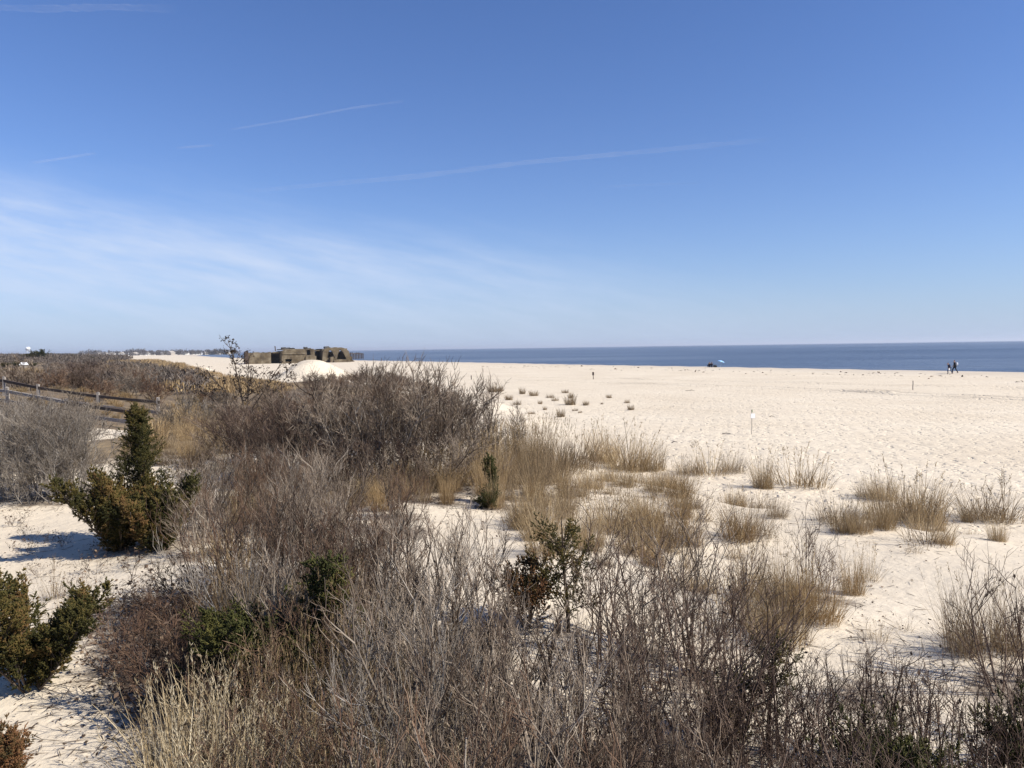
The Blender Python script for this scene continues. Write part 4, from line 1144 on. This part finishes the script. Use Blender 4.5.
SIT = dict(pelvis=(0, 0, .20), waist=(-.05, 0, .36), chest=(-.08, 0, .60), neck=(-.08, 0, .77), head=(-.06, 0, .90),
           sh_l=(-.08, .19, .68), el_l=(.05, .25, .46), wr_l=(.26, .17, .42), sh_r=(-.08, -.19, .68), el_r=(.05, -.25, .46), wr_r=(.26, -.17, .42),
           hip_l=(.02, .1, .17), kn_l=(.38, .14, .46), an_l=(.62, .12, .08), hip_r=(.02, -.1, .17), kn_r=(.38, -.14, .46), an_r=(.62, -.12, .08))

def beach_pt(px, py):
    return hit(px, py)
random.seed(4)
pa = beach_pt(949.8, 374.0); pb = beach_pt(954.8, 373.2)
wl = person(pa, PI * 1.02, 11.3 * pa[1] / F * 1.05, STOOP, 'shorter walker in a dark jacket stooping along at the water edge', 'walkers on the beach', 'navy', 'denim', .1)
wr = person(pb, PI * .95, 13.0 * pb[1] / F, WALK, 'taller walker in dark clothes behind, carrying a pale backpack', 'walkers on the beach', 'blackcloth', 'blackcloth', .0)
bg = Sk(); v0 = bg.v((0, 0, -.22), (.10, .15)); v1 = bg.v((-.02, 0, 0), (.12, .16), v0); bg.v((.01, 0, .22), (.08, .12), v1)
pk = empty('backpack', at_person(wr, (-.24, 0, 1.26)), PI * .95, 'pale backpack on the taller walker', 'backpack')
link('bag', skin_mesh('backpack_bag', bg.p, bg.e, bg.r, M['palecloth']), pk)
for sy in (-1, 1):
    st = Tubes(); st.add([Vector((.05, sy * .1, .2)), Vector((.2, sy * .12, .26)), Vector((.36, sy * .12, .16)), Vector((.36, sy * .14, -.05)), Vector((.2, sy * .17, -.2)), Vector((.03, sy * .12, -.2))], .02, .02, .5, 4)
    link('strap', st.mesh('backpack_strap', M['greycloth']), pk)
hb = at_person(wl, (.27, .25, .72))
hbag = empty('shopping_bag', hb, 0, 'small white bag hanging from the stooping walker', 'bag')
bm = bmesh.new(); bm_box(bm, -.12, .12, -.05, .05, -.14, .1, .03)
for v in bm.verts:
    if v.co.z > 0: v.co.x *= .75; v.co.y *= .6
bm_obj('pouch', bm, M['white'], hbag, True)
st = Tubes(); st.add([Vector((-.07, 0, .09)), Vector((-.05, 0, .2)), Vector((.05, 0, .2)), Vector((.07, 0, .09))], .008, .008, .5, 4); link('handle', st.mesh('bag_handle', M['white']), hbag)

pc = beach_pt(709.3, 367.2); pd = beach_pt(711.6, 367.2)
for q, pz, cc, lb, hl in ((pc, PI * .55, 'blackcloth', 'left of two people sitting at the water edge, in black', 0), (pd, PI * .4, 'navy', 'right of two people sitting at the water edge, nearer the umbrella', .12)):
    person(q, pz, 1.75, SIT, lb, 'people sitting by the umbrella', cc, 'denim', hl)

pu = beach_pt(720.5, 366.8)
um = empty('beach_umbrella', pu, 0, 'pale blue beach umbrella tilted over the sand at the water edge', 'umbrella')
bm = bmesh.new(); bm_bar(bm, (0, 0, -.3), (.18, .05, 1.5), .04, .04); bm_obj('pole', bm, M['white'], um)
def canopy(parity, material, name):
    bm = bmesh.new(); tl = Matrix.Translation((.18, .05, 1.5)) @ Matrix.Rotation(math.radians(16), 4, 'Y')
    for i in range(8):
        if i % 2 != parity: continue
        prev = None
        for j in range(5):
            rr = .95 * j / 4; z = -.34 * (j / 4) ** 2
            row = [bm.verts.new(tl @ Vector((rr * math.cos(2 * PI * (i + q / 3) / 8), rr * math.sin(2 * PI * (i + q / 3) / 8), z - (.03 * math.sin(PI * (1 - abs(q / 3 - .5) * 2) / 2) * 0)))) for q in range(4)]
            if prev:
                for q in range(3): bm.faces.new((prev[q], row[q], row[q + 1], prev[q + 1]))
            prev = row
    bmesh.ops.remove_doubles(bm, verts=bm.verts, dist=.001)
    bmesh.ops.solidify(bm, geom=list(bm.faces), thickness=.006)
    return bm_obj(name, bm, material, um, True)
um.scale = (.82, .82, .82)
canopy(0, M['umb'], 'canopy'); canopy(1, M['umb_pale'], 'canopy')

pg = beach_pt(715.0, 367.3)
bgp = empty('beach_bag', pg, .3, 'low dark beach bag lying between the sitters and the umbrella', 'bag')
bg = Sk(); v0 = bg.v((-.45, 0, .22), (.22, .2)); v1 = bg.v((0, 0, .24), (.24, .25), v0); bg.v((.45, 0, .14), (.14, .18), v1)
link('sack', skin_mesh('beach_sack', bg.p, bg.e, bg.r, M['blackcloth']), bgp)
st = Tubes(); st.add([Vector((-.3, 0, .4)), Vector((-.15, 0, .56)), Vector((.1, 0, .57)), Vector((.25, 0, .4))], .02, .02, .5, 4); link('handle', st.mesh('sack_handle', M['greycloth']), bgp)

# ------------------------------------------------------------------ posts, sticks on the beach
def stake(px, py, top, label, w, material, cat='stake', cap=None, sign=None):
    p = beach_pt(px, py); h = (py - top) * p[1] / F
    r = empty('marker_stake', p, rnd(-.2, .2), label, cat)
    bm = bmesh.new(); bm_bar(bm, (0, 0, -.3), (rnd(-.02, .02), 0, h), w, w, .02); bm_obj('post', bm, material, r)
    if cap:
        bm = bmesh.new(); bm_box(bm, -cap[0] / 2, cap[0] / 2, -cap[0] / 2, cap[0] / 2, h - cap[1], h + .02, .02); bm_obj('cap', bm, cap[2], r)
    if sign:
        bm = bmesh.new(); bm_box(bm, -sign[0] / 2 + .03, sign[0] / 2 + .03, -w / 2 - .03, -w / 2 - .008, h - sign[1], h - sign[2], .006); bm_obj('sign_panel', bm, M['white'], r)
    return r
stake(593.2, 379.3, 372.2, 'dark stake with a blunt wider head standing alone on the middle beach', .10, M['wood_dark'], cap=(.26, .42, M['wood_dark']))
stake(912.8, 390.0, 380.6, 'thin grey stake alone on the beach below the two walkers', .07, M['wood'])
stake(471.3, 379.5, 375.4, 'short dark stake on the beach just above the big grey bush', .12, M['wood_dark'])
sg = stake(752, 434.5, 409.6, 'thin pole carrying a small blank white sign on the open beach', .024, M['wood'], 'sign post', cap=(.045, .14, M['green']), sign=(.23, .42, .19))
random.seed(41)
for i, (px, py, L, lb) in enumerate([(726.5, 434.3, .42, 'single dark stick lying left of the white sign pole'), (772, 417, .3, 'small stick lying up the beach right of the sign pole'), (690, 391, .9, 'driftwood branch lying out in the middle of the beach'), (675, 443, .3, 'tiny stick on the sand above the dune lip tufts')]):
    p = beach_pt(px, py); t = Tubes()
    t.add([Vector((-L / 2, 0, .03)), Vector((-L * .1, .03, .06)), Vector((L * .2, 0, .05)), Vector((L / 2, .04, .03))], .022, .012, .4, 5)
    if L > .6: t.add([Vector((0, .02, .05)), Vector((L * .2, .2, .16)), Vector((L * .3, .3, .12))], .018, .008, .4, 5)
    o = link('driftwood_stick', t.mesh('driftwood', M['wood_dark'])); o.location = p; o.rotation_euler = (0, 0, rnd(-.2, .2)); tag(o, lb, 'stick')

# ------------------------------------------------------------------ town, tower, far trees
random.seed(19)
def house(x, y, w, d, h, rz, wallm, roofm, label, group):
    z = max(float(hgt(x, y)), 0)
    r = empty('house', (x, y, z), rz, label, 'house', group)
    bm = bmesh.new(); bm_box(bm, -w / 2, w / 2, -d / 2, d / 2, -1, h); 
    bm_obj('wall', bm, wallm, r)
    bm = bmesh.new(); rh = w * .32; e = .5
    vs = [bm.verts.new(q) for q in [(-w / 2 - e, -d / 2 - e, h + .01), (w / 2 + e, -d / 2 - e, h + .01), (0, -d / 2 - e, h + rh), (-w / 2 - e, d / 2 + e, h + .01), (w / 2 + e, d / 2 + e, h + .01), (0, d / 2 + e, h + rh)]]
    for f in ((0, 1, 2), (5, 4, 3), (0, 2, 5, 3), (1, 4, 5, 2), (0, 3, 4, 1)): bm.faces.new([vs[i] for i in f])
    bm_obj('roof', bm, roofm, r)
    for lev in range(2 if h > 5 else 1):
        for sx in (-.28, .28):
            bm = bmesh.new(); bm_box(bm, sx * w - .6, sx * w + .6, -d / 2 - .05, -d / 2 - .004, 1 + lev * 3, 2.5 + lev * 3); bm_obj('window', bm, M['pane'], r)
    return r
hx = [82, 88, 93, 97, 101, 106, 112, 117, 122, 128, 134, 141, 148, 153, 157, 160, 164, 168, 171, 175, 180, 186, 192, 199, 205, 210, 214, 218, 222, 227, 231]
for px in hx:
    dy = rnd(1500, 1900); d = ray(px, 352)
    house(d[0] * dy, dy, rnd(8, 13), rnd(9, 14), rnd(3.5, 5.6), rnd(-.6, .6), M[random.choice(['white', 'siding', 'siding_tan', 'siding_tan', 'roof_grey'])], M[random.choice(['roof_grey', 'roof_grey', 'roof_grey', 'siding_tan'])],
          'tiny pale house in the distant beach town on the horizon', 'houses of the distant town')
# water tower
dy = 1700; a = ray(28, 351.0); x = a[0] * dy; zt = CZ + a[2] * dy
wt = empty('water_tower', (x, dy, 0), 0, 'white water tower tank above the scrub at the left horizon', 'water tower')
bm = bmesh.new(); bmesh.ops.create_cone(bm, cap_ends=True, segments=20, radius1=4.6, radius2=4.6, depth=8)
bmesh.ops.bevel(bm, geom=[e for e in bm.edges if abs(e.verts[0].co.z - e.verts[1].co.z) < .1], offset=1.2, segments=3, affect='EDGES')
for v in bm.verts: v.co.z += zt + 5.2
bm_obj('tank', bm, M['white'], wt, True)
for i in range(5):
    an = 2 * PI * i / 5; bm = bmesh.new(); bm_bar(bm, (5 * math.cos(an), 5 * math.sin(an), -2), (3.6 * math.cos(an), 3.6 * math.sin(an), zt + 1.6), .6, .6); bm_obj('leg', bm, M['white'], wt)
# white roofed hut among dark evergreens
q = hit(24, 367.5)
h_ = empty('hut', q, .35, 'small hut with a white roof among dark evergreens beyond the fence', 'hut')
k = q[1] / F
bm = bmesh.new(); bm_box(bm, -2.6 * k, 2.6 * k, -2 * k, 2 * k, -.5, 2.6 * k); bm_obj('wall', bm, M['siding_tan'], h_)
bm = bmesh.new(); vs = [bm.verts.new(Vector(v) * k) for v in [(-3.6, -2.6, 2.62), (3.6, -2.6, 2.62), (3.6, 2.6, 2.62), (-3.6, 2.6, 2.62), (-2.4, 0, 5.2), (2.4, 0, 5.2)]]
for f in ((0, 1, 5, 4), (2, 3, 4, 5), (1, 2, 5), (3, 0, 4), (3, 2, 1, 0)): bm.faces.new([vs[i] for i in f])
bm_obj('roof', bm, M['roof_white'], h_)
bm = bmesh.new(); bm_box(bm, -.7 * k, .7 * k, -2.05 * k, -2.005 * k, -.4, 2 * k); bm_obj('door', bm, M['wood_dark'], h_)

random.seed(33)
EV = [juniper(2.6, 2.2, 'cedar_green', 31, 40, 8, 10, 'flame', (25, 65), .05, 4, .0, ql=.16, qr=.03), juniper(2.4, 2.6, 'cedar', 32, 40, 8, 10, 'flame', (25, 70), .05, 4, .0, ql=.16, qr=.03)]
for (px, py, top, wpx, lb) in [(41, 360, 349.8, 16, 'dark round evergreen standing out on the scrub horizon'), (30, 359.5, 352.2, 12, 'lower dark evergreen left against the round one on the horizon'), (17, 367.3, 361.8, 10, 'dark evergreen left of the white roofed hut'), (33, 367.2, 362.4, 9, 'dark evergreen right of the white roofed hut'), (5, 367.5, 362.2, 14, 'wide dark evergreen at the left edge near the hut'), (73, 358, 354, 9, 'small dark evergreen in the scrub before the town'), (92, 360.5, 356.5, 8, 'small dark evergreen before the tan grass'), (-8, 367.6, 362.6, 14, 'dark evergreen just outside the left edge near the hut')]:
    p = hit(px, py); h = (py - top) * p[1] / F; print(px, p)
    place('evergreen_tree', random.choice(EV), p, h / 2.6, label=lb, cat='tree', wide=max(.8, min(2.2, wpx / (py - top) * 1.1)))

def quads(P, size, asp, tone_mu, material, name, up=.6, seed=0):
    r = np.random.default_rng(seed); n = len(P)
    D = r.normal(size=(n, 3)); D[:, 2] = np.abs(D[:, 2]) + up; D /= np.linalg.norm(D, axis=1, keepdims=True)
    S = np.cross(D, r.normal(size=(n, 3))); S /= np.linalg.norm(S, axis=1, keepdims=True)
    L = (size * r.uniform(.6, 1.4, n))[:, None]; Wd = L * asp
    V = np.stack([P - S * Wd, P + D * L * .4 - S * Wd * .9, P + D * L, P + D * L * .45 + S * Wd, P + S * Wd * .8], 1).reshape(-1, 3)
    Fc = np.arange(n * 5).reshape(n, 5)
    return mk_mesh(name, V, Fc, material, np.repeat(np.clip(r.normal(tone_mu, .25, n), 0, 1), 5), smooth=False)

def clumps(centres, radii, heights, per, seed):
    r = np.random.default_rng(seed); out = []; sz = []
    for c, ra, he in zip(centres, radii, heights):
        u = r.normal(size=(per, 3)); u /= np.linalg.norm(u, axis=1, keepdims=True); u *= r.uniform(.3, 1, (per, 1)) ** .5
        u[:, 2] = np.abs(u[:, 2])
        out.append(np.array(c) + u * np.array([ra, ra, he])); sz.append(np.full(per, ra * .35))
    return np.concatenate(out), np.concatenate(sz)

# far scrub as one mass
r = np.random.default_rng(61)
C_ = np.concatenate([scatter_far([(-150, 392), (-150, 354.3), (0, 354.3), (90, 355.5), (130, 359), (120, 365), (150, 370), (205, 385), (190, 396), (60, 392)], 2600, 62, 62, 1000),
                     scatter_far([(150, 392), (160, 380), (200, 382), (195, 396)], 60, 63, 45, 140), scatter_far([(100, 378), (130, 366), (200, 374), (190, 386)], 120, 64, 60, 200)])
qx, qy = project(C_[:, 0], C_[:, 1], C_[:, 2]); C_ = C_[~((qx < 48) & (qy > 366.3) & (qy < 384))]
dist = np.hypot(C_[:, 0], C_[:, 1])
ra = r.uniform(.8, 1.6, len(C_)) * np.clip(dist / 160, 1, 4); he = r.uniform(.7, 1.5, len(C_)) * np.clip(dist / 260, 1, 1.6)
P_, S_ = clumps(C_, ra, he, 46, 66)
tag(link('scrub', quads(P_, S_ * .9, .10, .45, M['scrub'], 'scrub', seed=67)), 'brown winter scrub covering the back dunes to the horizon', 'scrub', kind='stuff')
# tan dune grass field before the far sand
G_ = np.concatenate([scatter_far([(92, 378), (105, 360.5), (150, 359.5), (188, 366), (222, 376), (285, 385), (290, 394), (205, 400), (160, 388)], 3600, 71, 55, 300), scatter_far([(0, 378), (2, 372), (34, 371), (36, 377)], 240, 72, 60, 200)])
rr = np.random.default_rng(73)
P_ = np.repeat(G_, 14, 0) + np.concatenate([rr.normal(0, .45, (len(G_) * 14, 2)), np.zeros((len(G_) * 14, 1))], 1)
tag(link('dune_grass', quads(P_, np.where(project(P_[:, 0], P_[:, 1], P_[:, 2])[0] > 185, .38, .7), .06, .62, M['grass_gold'], 'dune_grass', up=2.5, seed=74)), 'tan dune grass field reaching to the far sand', 'dune grass', kind='stuff')
# trees of the town
T = []
rr = np.random.default_rng(81)
for px in rr.uniform(-30, 236, 560):
    dy = rr.uniform(1480, 2150); d = ray(px, 352)
    k = .55 if px < 80 else (1.25 if (88 < px < 100 or 128 < px < 145) else .9)
    T.append((d[0] * dy, dy, rr.uniform(0, 1.2), rr.uniform(4, 8), rr.uniform(8, 13) * k))
T = np.array(T)
P_, S_ = clumps(T[:, :3], T[:, 3], T[:, 4], 60, 82)
tag(link('treeline', quads(P_, np.full(len(P_), 2.0), .3, .45, M['town_tree'], 'treeline', seed=83)), 'low grey line of bare trees around the distant town', 'trees', kind='stuff')

# ------------------------------------------------------------------ litter on the near sand
rr = np.random.default_rng(91)
L_ = np.array([l for l in LIT if l[1] < 24])
def litter_pts(n, spread=.8):
    idx = rr.choice(len(L_), n, p=(L_[:, 2] ** 2 * L_[:, 3]) / (L_[:, 2] ** 2 * L_[:, 3]).sum())
    q = L_[idx, :2] + rr.normal(0, spread, (n, 2)) * L_[idx, 2:3]
    return np.stack([q[:, 0], q[:, 1], hgt(q[:, 0], q[:, 1], True) + .012], 1)
tag(link('leaf_litter', leaf_mesh(litter_pts(30000), .032, M['dead_leaf'], flat=.75)), 'brown dead leaves littering the sand under the shrubs', 'leaf litter', kind='stuff')
P_ = litter_pts(9000, 1.0); D_ = rr.normal(size=(len(P_), 3)); D_[:, 2] *= .12
v, f_, t_ = spindles(P_, D_, rr.uniform(.08, .32, len(P_)), .004, np.clip(rr.normal(.5, .3, len(P_)), 0, 1))
tag(link('fallen_twigs', mk_mesh('fallen_twigs', v, f_, M['twig'], t_)), 'fallen twigs and broken stems on the near sand', 'fallen twigs', kind='stuff')
# loose debris on the bright sand at left and right
q = np.array(scatter([(0, 520), (120, 560), (230, 590), (150, 740), (120, 790), (0, 790)], .03, 92, 6000, 1100, .9) + scatter([(420, 500), (700, 480), (1024, 540), (1024, 640), (800, 620), (560, 600)], .04, 93, 3500, 700, .9))
q[:, 2] += .012
tag(link('sand_debris', leaf_mesh(q, .022, M['dead_leaf'], flat=.8, tonec=.4)), 'small dark scraps of leaf and weed on the bright sand', 'debris', kind='stuff')
# wrack along the upper beach
W_ = []
for k in range(900):
    y = rr.uniform(66, 190); xs = np.interp(y, SY, SX)
    band = rr.choice([-16, -24, -11], p=[.5, .3, .2]) + rr.normal(0, 1.0)
    if rr.uniform() < .5 + .5 * math.sin(y * .31) * math.sin(y * .13): W_.append((xs + band, y))
W_ = np.array(W_); W_ = np.stack([W_[:, 0], W_[:, 1], hgt(W_[:, 0], W_[:, 1], True) + .02], 1)
tag(link('wrack', leaf_mesh(W_, .42, M['dead_leaf'], flat=.9, tonec=.75)), 'broken lines of dark wrack along the upper beach', 'wrack', kind='stuff')

# ------------------------------------------------------------------ ground and sea
def ground():
    rs = [2.0]
    while rs[-1] < 130: rs.append(rs[-1] * 1.0042)
    while rs[-1] < 60000: rs.append(rs[-1] * 1.035)
    rs = np.array(rs)
    an = np.radians(np.concatenate([np.arange(-180, -50, 5), np.arange(-50, 50, .2), np.arange(50, 180, 5)]))
    A_, R_ = np.meshgrid(an, rs)
    X = R_ * np.sin(A_); Y = R_ * np.cos(A_)
    Z = hgt(X, Y, True)
    nr, na = X.shape
    V = np.stack([X, Y, Z], -1).reshape(-1, 3)
    V = np.concatenate([V, [[0, 0, float(hgt(0, 0))]]])
    i = np.arange(nr - 1)[:, None]; j = np.arange(na)[None, :]
    a = i * na + j; b = i * na + (j + 1) % na
    Fc = np.stack([a, b, b + na, a + na], -1).reshape(-1, 4)[:, ::-1]
    # quads plus the closing fan as quads too (apex doubled would be degenerate), so use a triangle list
    me = bpy.data.meshes.new('beach_sand')
    tri = np.stack([np.arange(na), np.full(na, len(V) - 1), (np.arange(na) + 1) % na], -1)
    nq, ntr = len(Fc), len(tri)
    me.vertices.add(len(V)); me.vertices.foreach_set('co', V.astype(np.float32).ravel())
    me.loops.add(nq * 4 + ntr * 3); me.loops.foreach_set('vertex_index', np.concatenate([Fc.ravel(), tri.ravel()]).astype(np.int32))
    me.polygons.add(nq + ntr)
    ls = np.concatenate([np.arange(nq) * 4, nq * 4 + np.arange(ntr) * 3]); me.polygons.foreach_set('loop_start', ls.astype(np.int32))
    me.polygons.foreach_set('loop_total', np.concatenate([np.full(nq, 4), np.full(ntr, 3)]).astype(np.int32))
    me.update(calc_edges=True)
    me.polygons.foreach_set('use_smooth', np.ones(nq + ntr, bool))
    x, y = V[:, 0], V[:, 1]
    d = dune_d(x, y) + wav(x, y, .45, 3) * .9 + wav(x, y, 1.3, 4) * .35
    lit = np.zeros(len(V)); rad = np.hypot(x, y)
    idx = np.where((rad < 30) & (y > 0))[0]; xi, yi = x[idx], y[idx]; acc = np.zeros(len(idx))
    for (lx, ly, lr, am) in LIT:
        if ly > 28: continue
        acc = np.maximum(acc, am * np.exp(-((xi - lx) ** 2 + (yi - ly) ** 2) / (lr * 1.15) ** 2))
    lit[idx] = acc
    mound = np.exp(-(((x + 27) / 12) ** 2 + ((y - 101) / 12) ** 2))
    path_ = np.exp(-(((x + 18.4) / 2.0) ** 2 + ((y - 32.6) / 1.6) ** 2))
    path_ = np.maximum(path_, np.exp(-(((x + 16.8) / 3.0) ** 2 + ((y - 28.2) / 5.6) ** 2)))
    cov = sstep(3, 9, d) * sstep(19, 27, rad) * (1 - sstep(.2, .5, mound)) * (1 - sstep(.3, .6, path_))
    cov = np.where(rad > 60, np.maximum(cov, sstep(1, 7, d) * (1 - sstep(.2, .5, mound))), cov)
    off = (x - np.interp(y, SY, SX)) * .85
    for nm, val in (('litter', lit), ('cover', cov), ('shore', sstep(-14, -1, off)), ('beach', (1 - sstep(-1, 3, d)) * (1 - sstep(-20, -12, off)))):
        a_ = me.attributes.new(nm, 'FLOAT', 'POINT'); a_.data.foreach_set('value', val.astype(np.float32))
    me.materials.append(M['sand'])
    return tag(link('beach_sand', me), kind='structure')
ground()

def sea():
    rs = np.concatenate([np.geomspace(60, 2000, 60), np.geomspace(2300, 60000, 30)])
    an = np.radians(np.arange(-70, 115, 1.0))
    A_, R_ = np.meshgrid(an, rs); V = np.stack([R_ * np.sin(A_), R_ * np.cos(A_), np.full(A_.shape, -.55)], -1).reshape(-1, 3)
    nr, na = A_.shape; i = np.arange(nr - 1)[:, None]; j = np.arange(na - 1)[None, :]; a = i * na + j
    Fc = np.stack([a, a + na, a + na + 1, a + 1], -1).reshape(-1, 4)[:, ::-1]
    o = link('sea', mk_mesh('sea', V, Fc, M['sea'])); tag(o, kind='structure')
sea()

# ------------------------------------------------------------------ aircraft trails, 9 km up
def trail_mat():
    m = bpy.data.materials.new('ice_trail'); m.use_nodes = True; nt = m.node_tree
    nt.nodes.remove(nt.nodes['Principled BSDF'])
    at = N(nt, 'ShaderNodeAttribute', attribute_name='tone')
    g = nt.nodes.new('ShaderNodeNewGeometry'); mp = N(nt, 'ShaderNodeMapping'); mp.inputs['Scale'].default_value = (.0012, .0012, .0012)
    nt.links.new(g.outputs['Position'], mp.inputs[0])
    n = noise(nt, 1.0, mp.outputs[0], 6, .65)
    f = mathn(nt, 'MULTIPLY', at.outputs['Fac'], ramp(nt, n, [(.3, (.25, .25, .25)), (.65, (1, 1, 1))]), clamp=True)
    df = nt.nodes.new('ShaderNodeBsdfDiffuse'); df.inputs[0].default_value = (.85, .85, .87, 1)
    tl = nt.nodes.new('ShaderNodeBsdfTranslucent'); tl.inputs[0].default_value = (.85, .85, .87, 1)
    ad = nt.nodes.new('ShaderNodeMixShader'); nt.links.new(df.outputs[0], ad.inputs[1]); nt.links.new(tl.outputs[0], ad.inputs[2])
    tr = nt.nodes.new('ShaderNodeBsdfTransparent'); mx = nt.nodes.new('ShaderNodeMixShader')
    nt.links.new(f, mx.inputs[0]); nt.links.new(tr.outputs[0], mx.inputs[1]); nt.links.new(ad.outputs[0], mx.inputs[2])
    nt.links.new(mx.outputs[0], nt.nodes['Material Output'].inputs[0])
    return m
TRAIL = trail_mat()
def trail(pts, wpx, op, label):
    rr = np.random.default_rng(int(pts[0][0] + 900)); Q = []
    for px, py in pts:
        d = ray(px, py); t = (9000 - CZ) / d[2]; Q.append(np.array([d[0] * t, t, 9000.0]))
    Q = np.array(Q); n = 48; s = np.linspace(0, len(Q) - 1, n)
    C = np.stack([np.interp(s, range(len(Q)), Q[:, k]) for k in range(3)], -1)
    tg = np.gradient(C, axis=0); tg /= np.linalg.norm(tg, axis=1, keepdims=True)
    sd_ = np.cross(tg, [0, 0, 1.0]); V = []; T_ = []
    for i in range(n):
        w = wpx * C[i, 1] / F * .5 * rr.uniform(.75, 1.25); e = math.sin(PI * min(1, max(0, i / (n - 1)))) ** .45
        # widths are set across the line of sight, so trails seen end-on stay as broad as they are
        vd = C[i] - CAM; vd /= np.linalg.norm(vd)
        for k in range(6):
            an = 2 * PI * k / 6
            V.append(C[i] + sd_[i] * math.cos(an) * w * 1.8 + np.array([0, 0, 1]) * math.sin(an) * w * .8); T_.append(op * e)
    Fc = np.array([(i * 6 + k, i * 6 + (k + 1) % 6, i * 6 + 6 + (k + 1) % 6, i * 6 + 6 + k) for i in range(n - 1) for k in range(6)])
    o = link('contrail', mk_mesh('contrail', np.array(V), Fc, TRAIL, T_)); tag(o, label, 'contrail')
trail([(228, 130), (300, 118), (352, 108), (405, 101)], 2.0, .10, 'short bright contrail rising to the right in the upper sky')
trail([(240, 192), (420, 176), (520, 163), (640, 152), (775, 139)], 4.5, .075, 'long faint contrail crossing the middle sky to the right')
trail([(32, 163), (62, 158.5), (96, 153)], 2.4, .11, 'short contrail low at the left, above the white cirrus')
trail([(176, 148), (196, 146.5), (214, 145)], 2.0, .08, 'smallest faint contrail under the short bright one')
trail([(-40, 6), (40, 9), (110, 7), (175, 9)], 6.0, .05, 'broad blurred contrail at the top left corner')
trail([(598, 187), (650, 184.5), (700, 183)], 2.2, .03, 'very faint contrail in the right half of the sky')

# ------------------------------------------------------------------ thin sea air
def haze():
    bm = bmesh.new(); bm_box(bm, -64000, 64000, -64000, 64000, -8, 60)
    m = bpy.data.materials.new('sea_air'); m.use_nodes = True; nt = m.node_tree
    nt.nodes.remove(nt.nodes['Principled BSDF'])
    v = nt.nodes.new('ShaderNodeVolumePrincipled'); v.inputs['Color'].default_value = (.86, .91, 1, 1); v.inputs['Density'].default_value = .00010
    v.inputs['Anisotropy'].default_value = .2
    nt.links.new(v.outputs[0], nt.nodes['Material Output'].inputs['Volume'])
    tag(bm_obj('haze', bm, m), kind='stuff')
haze()
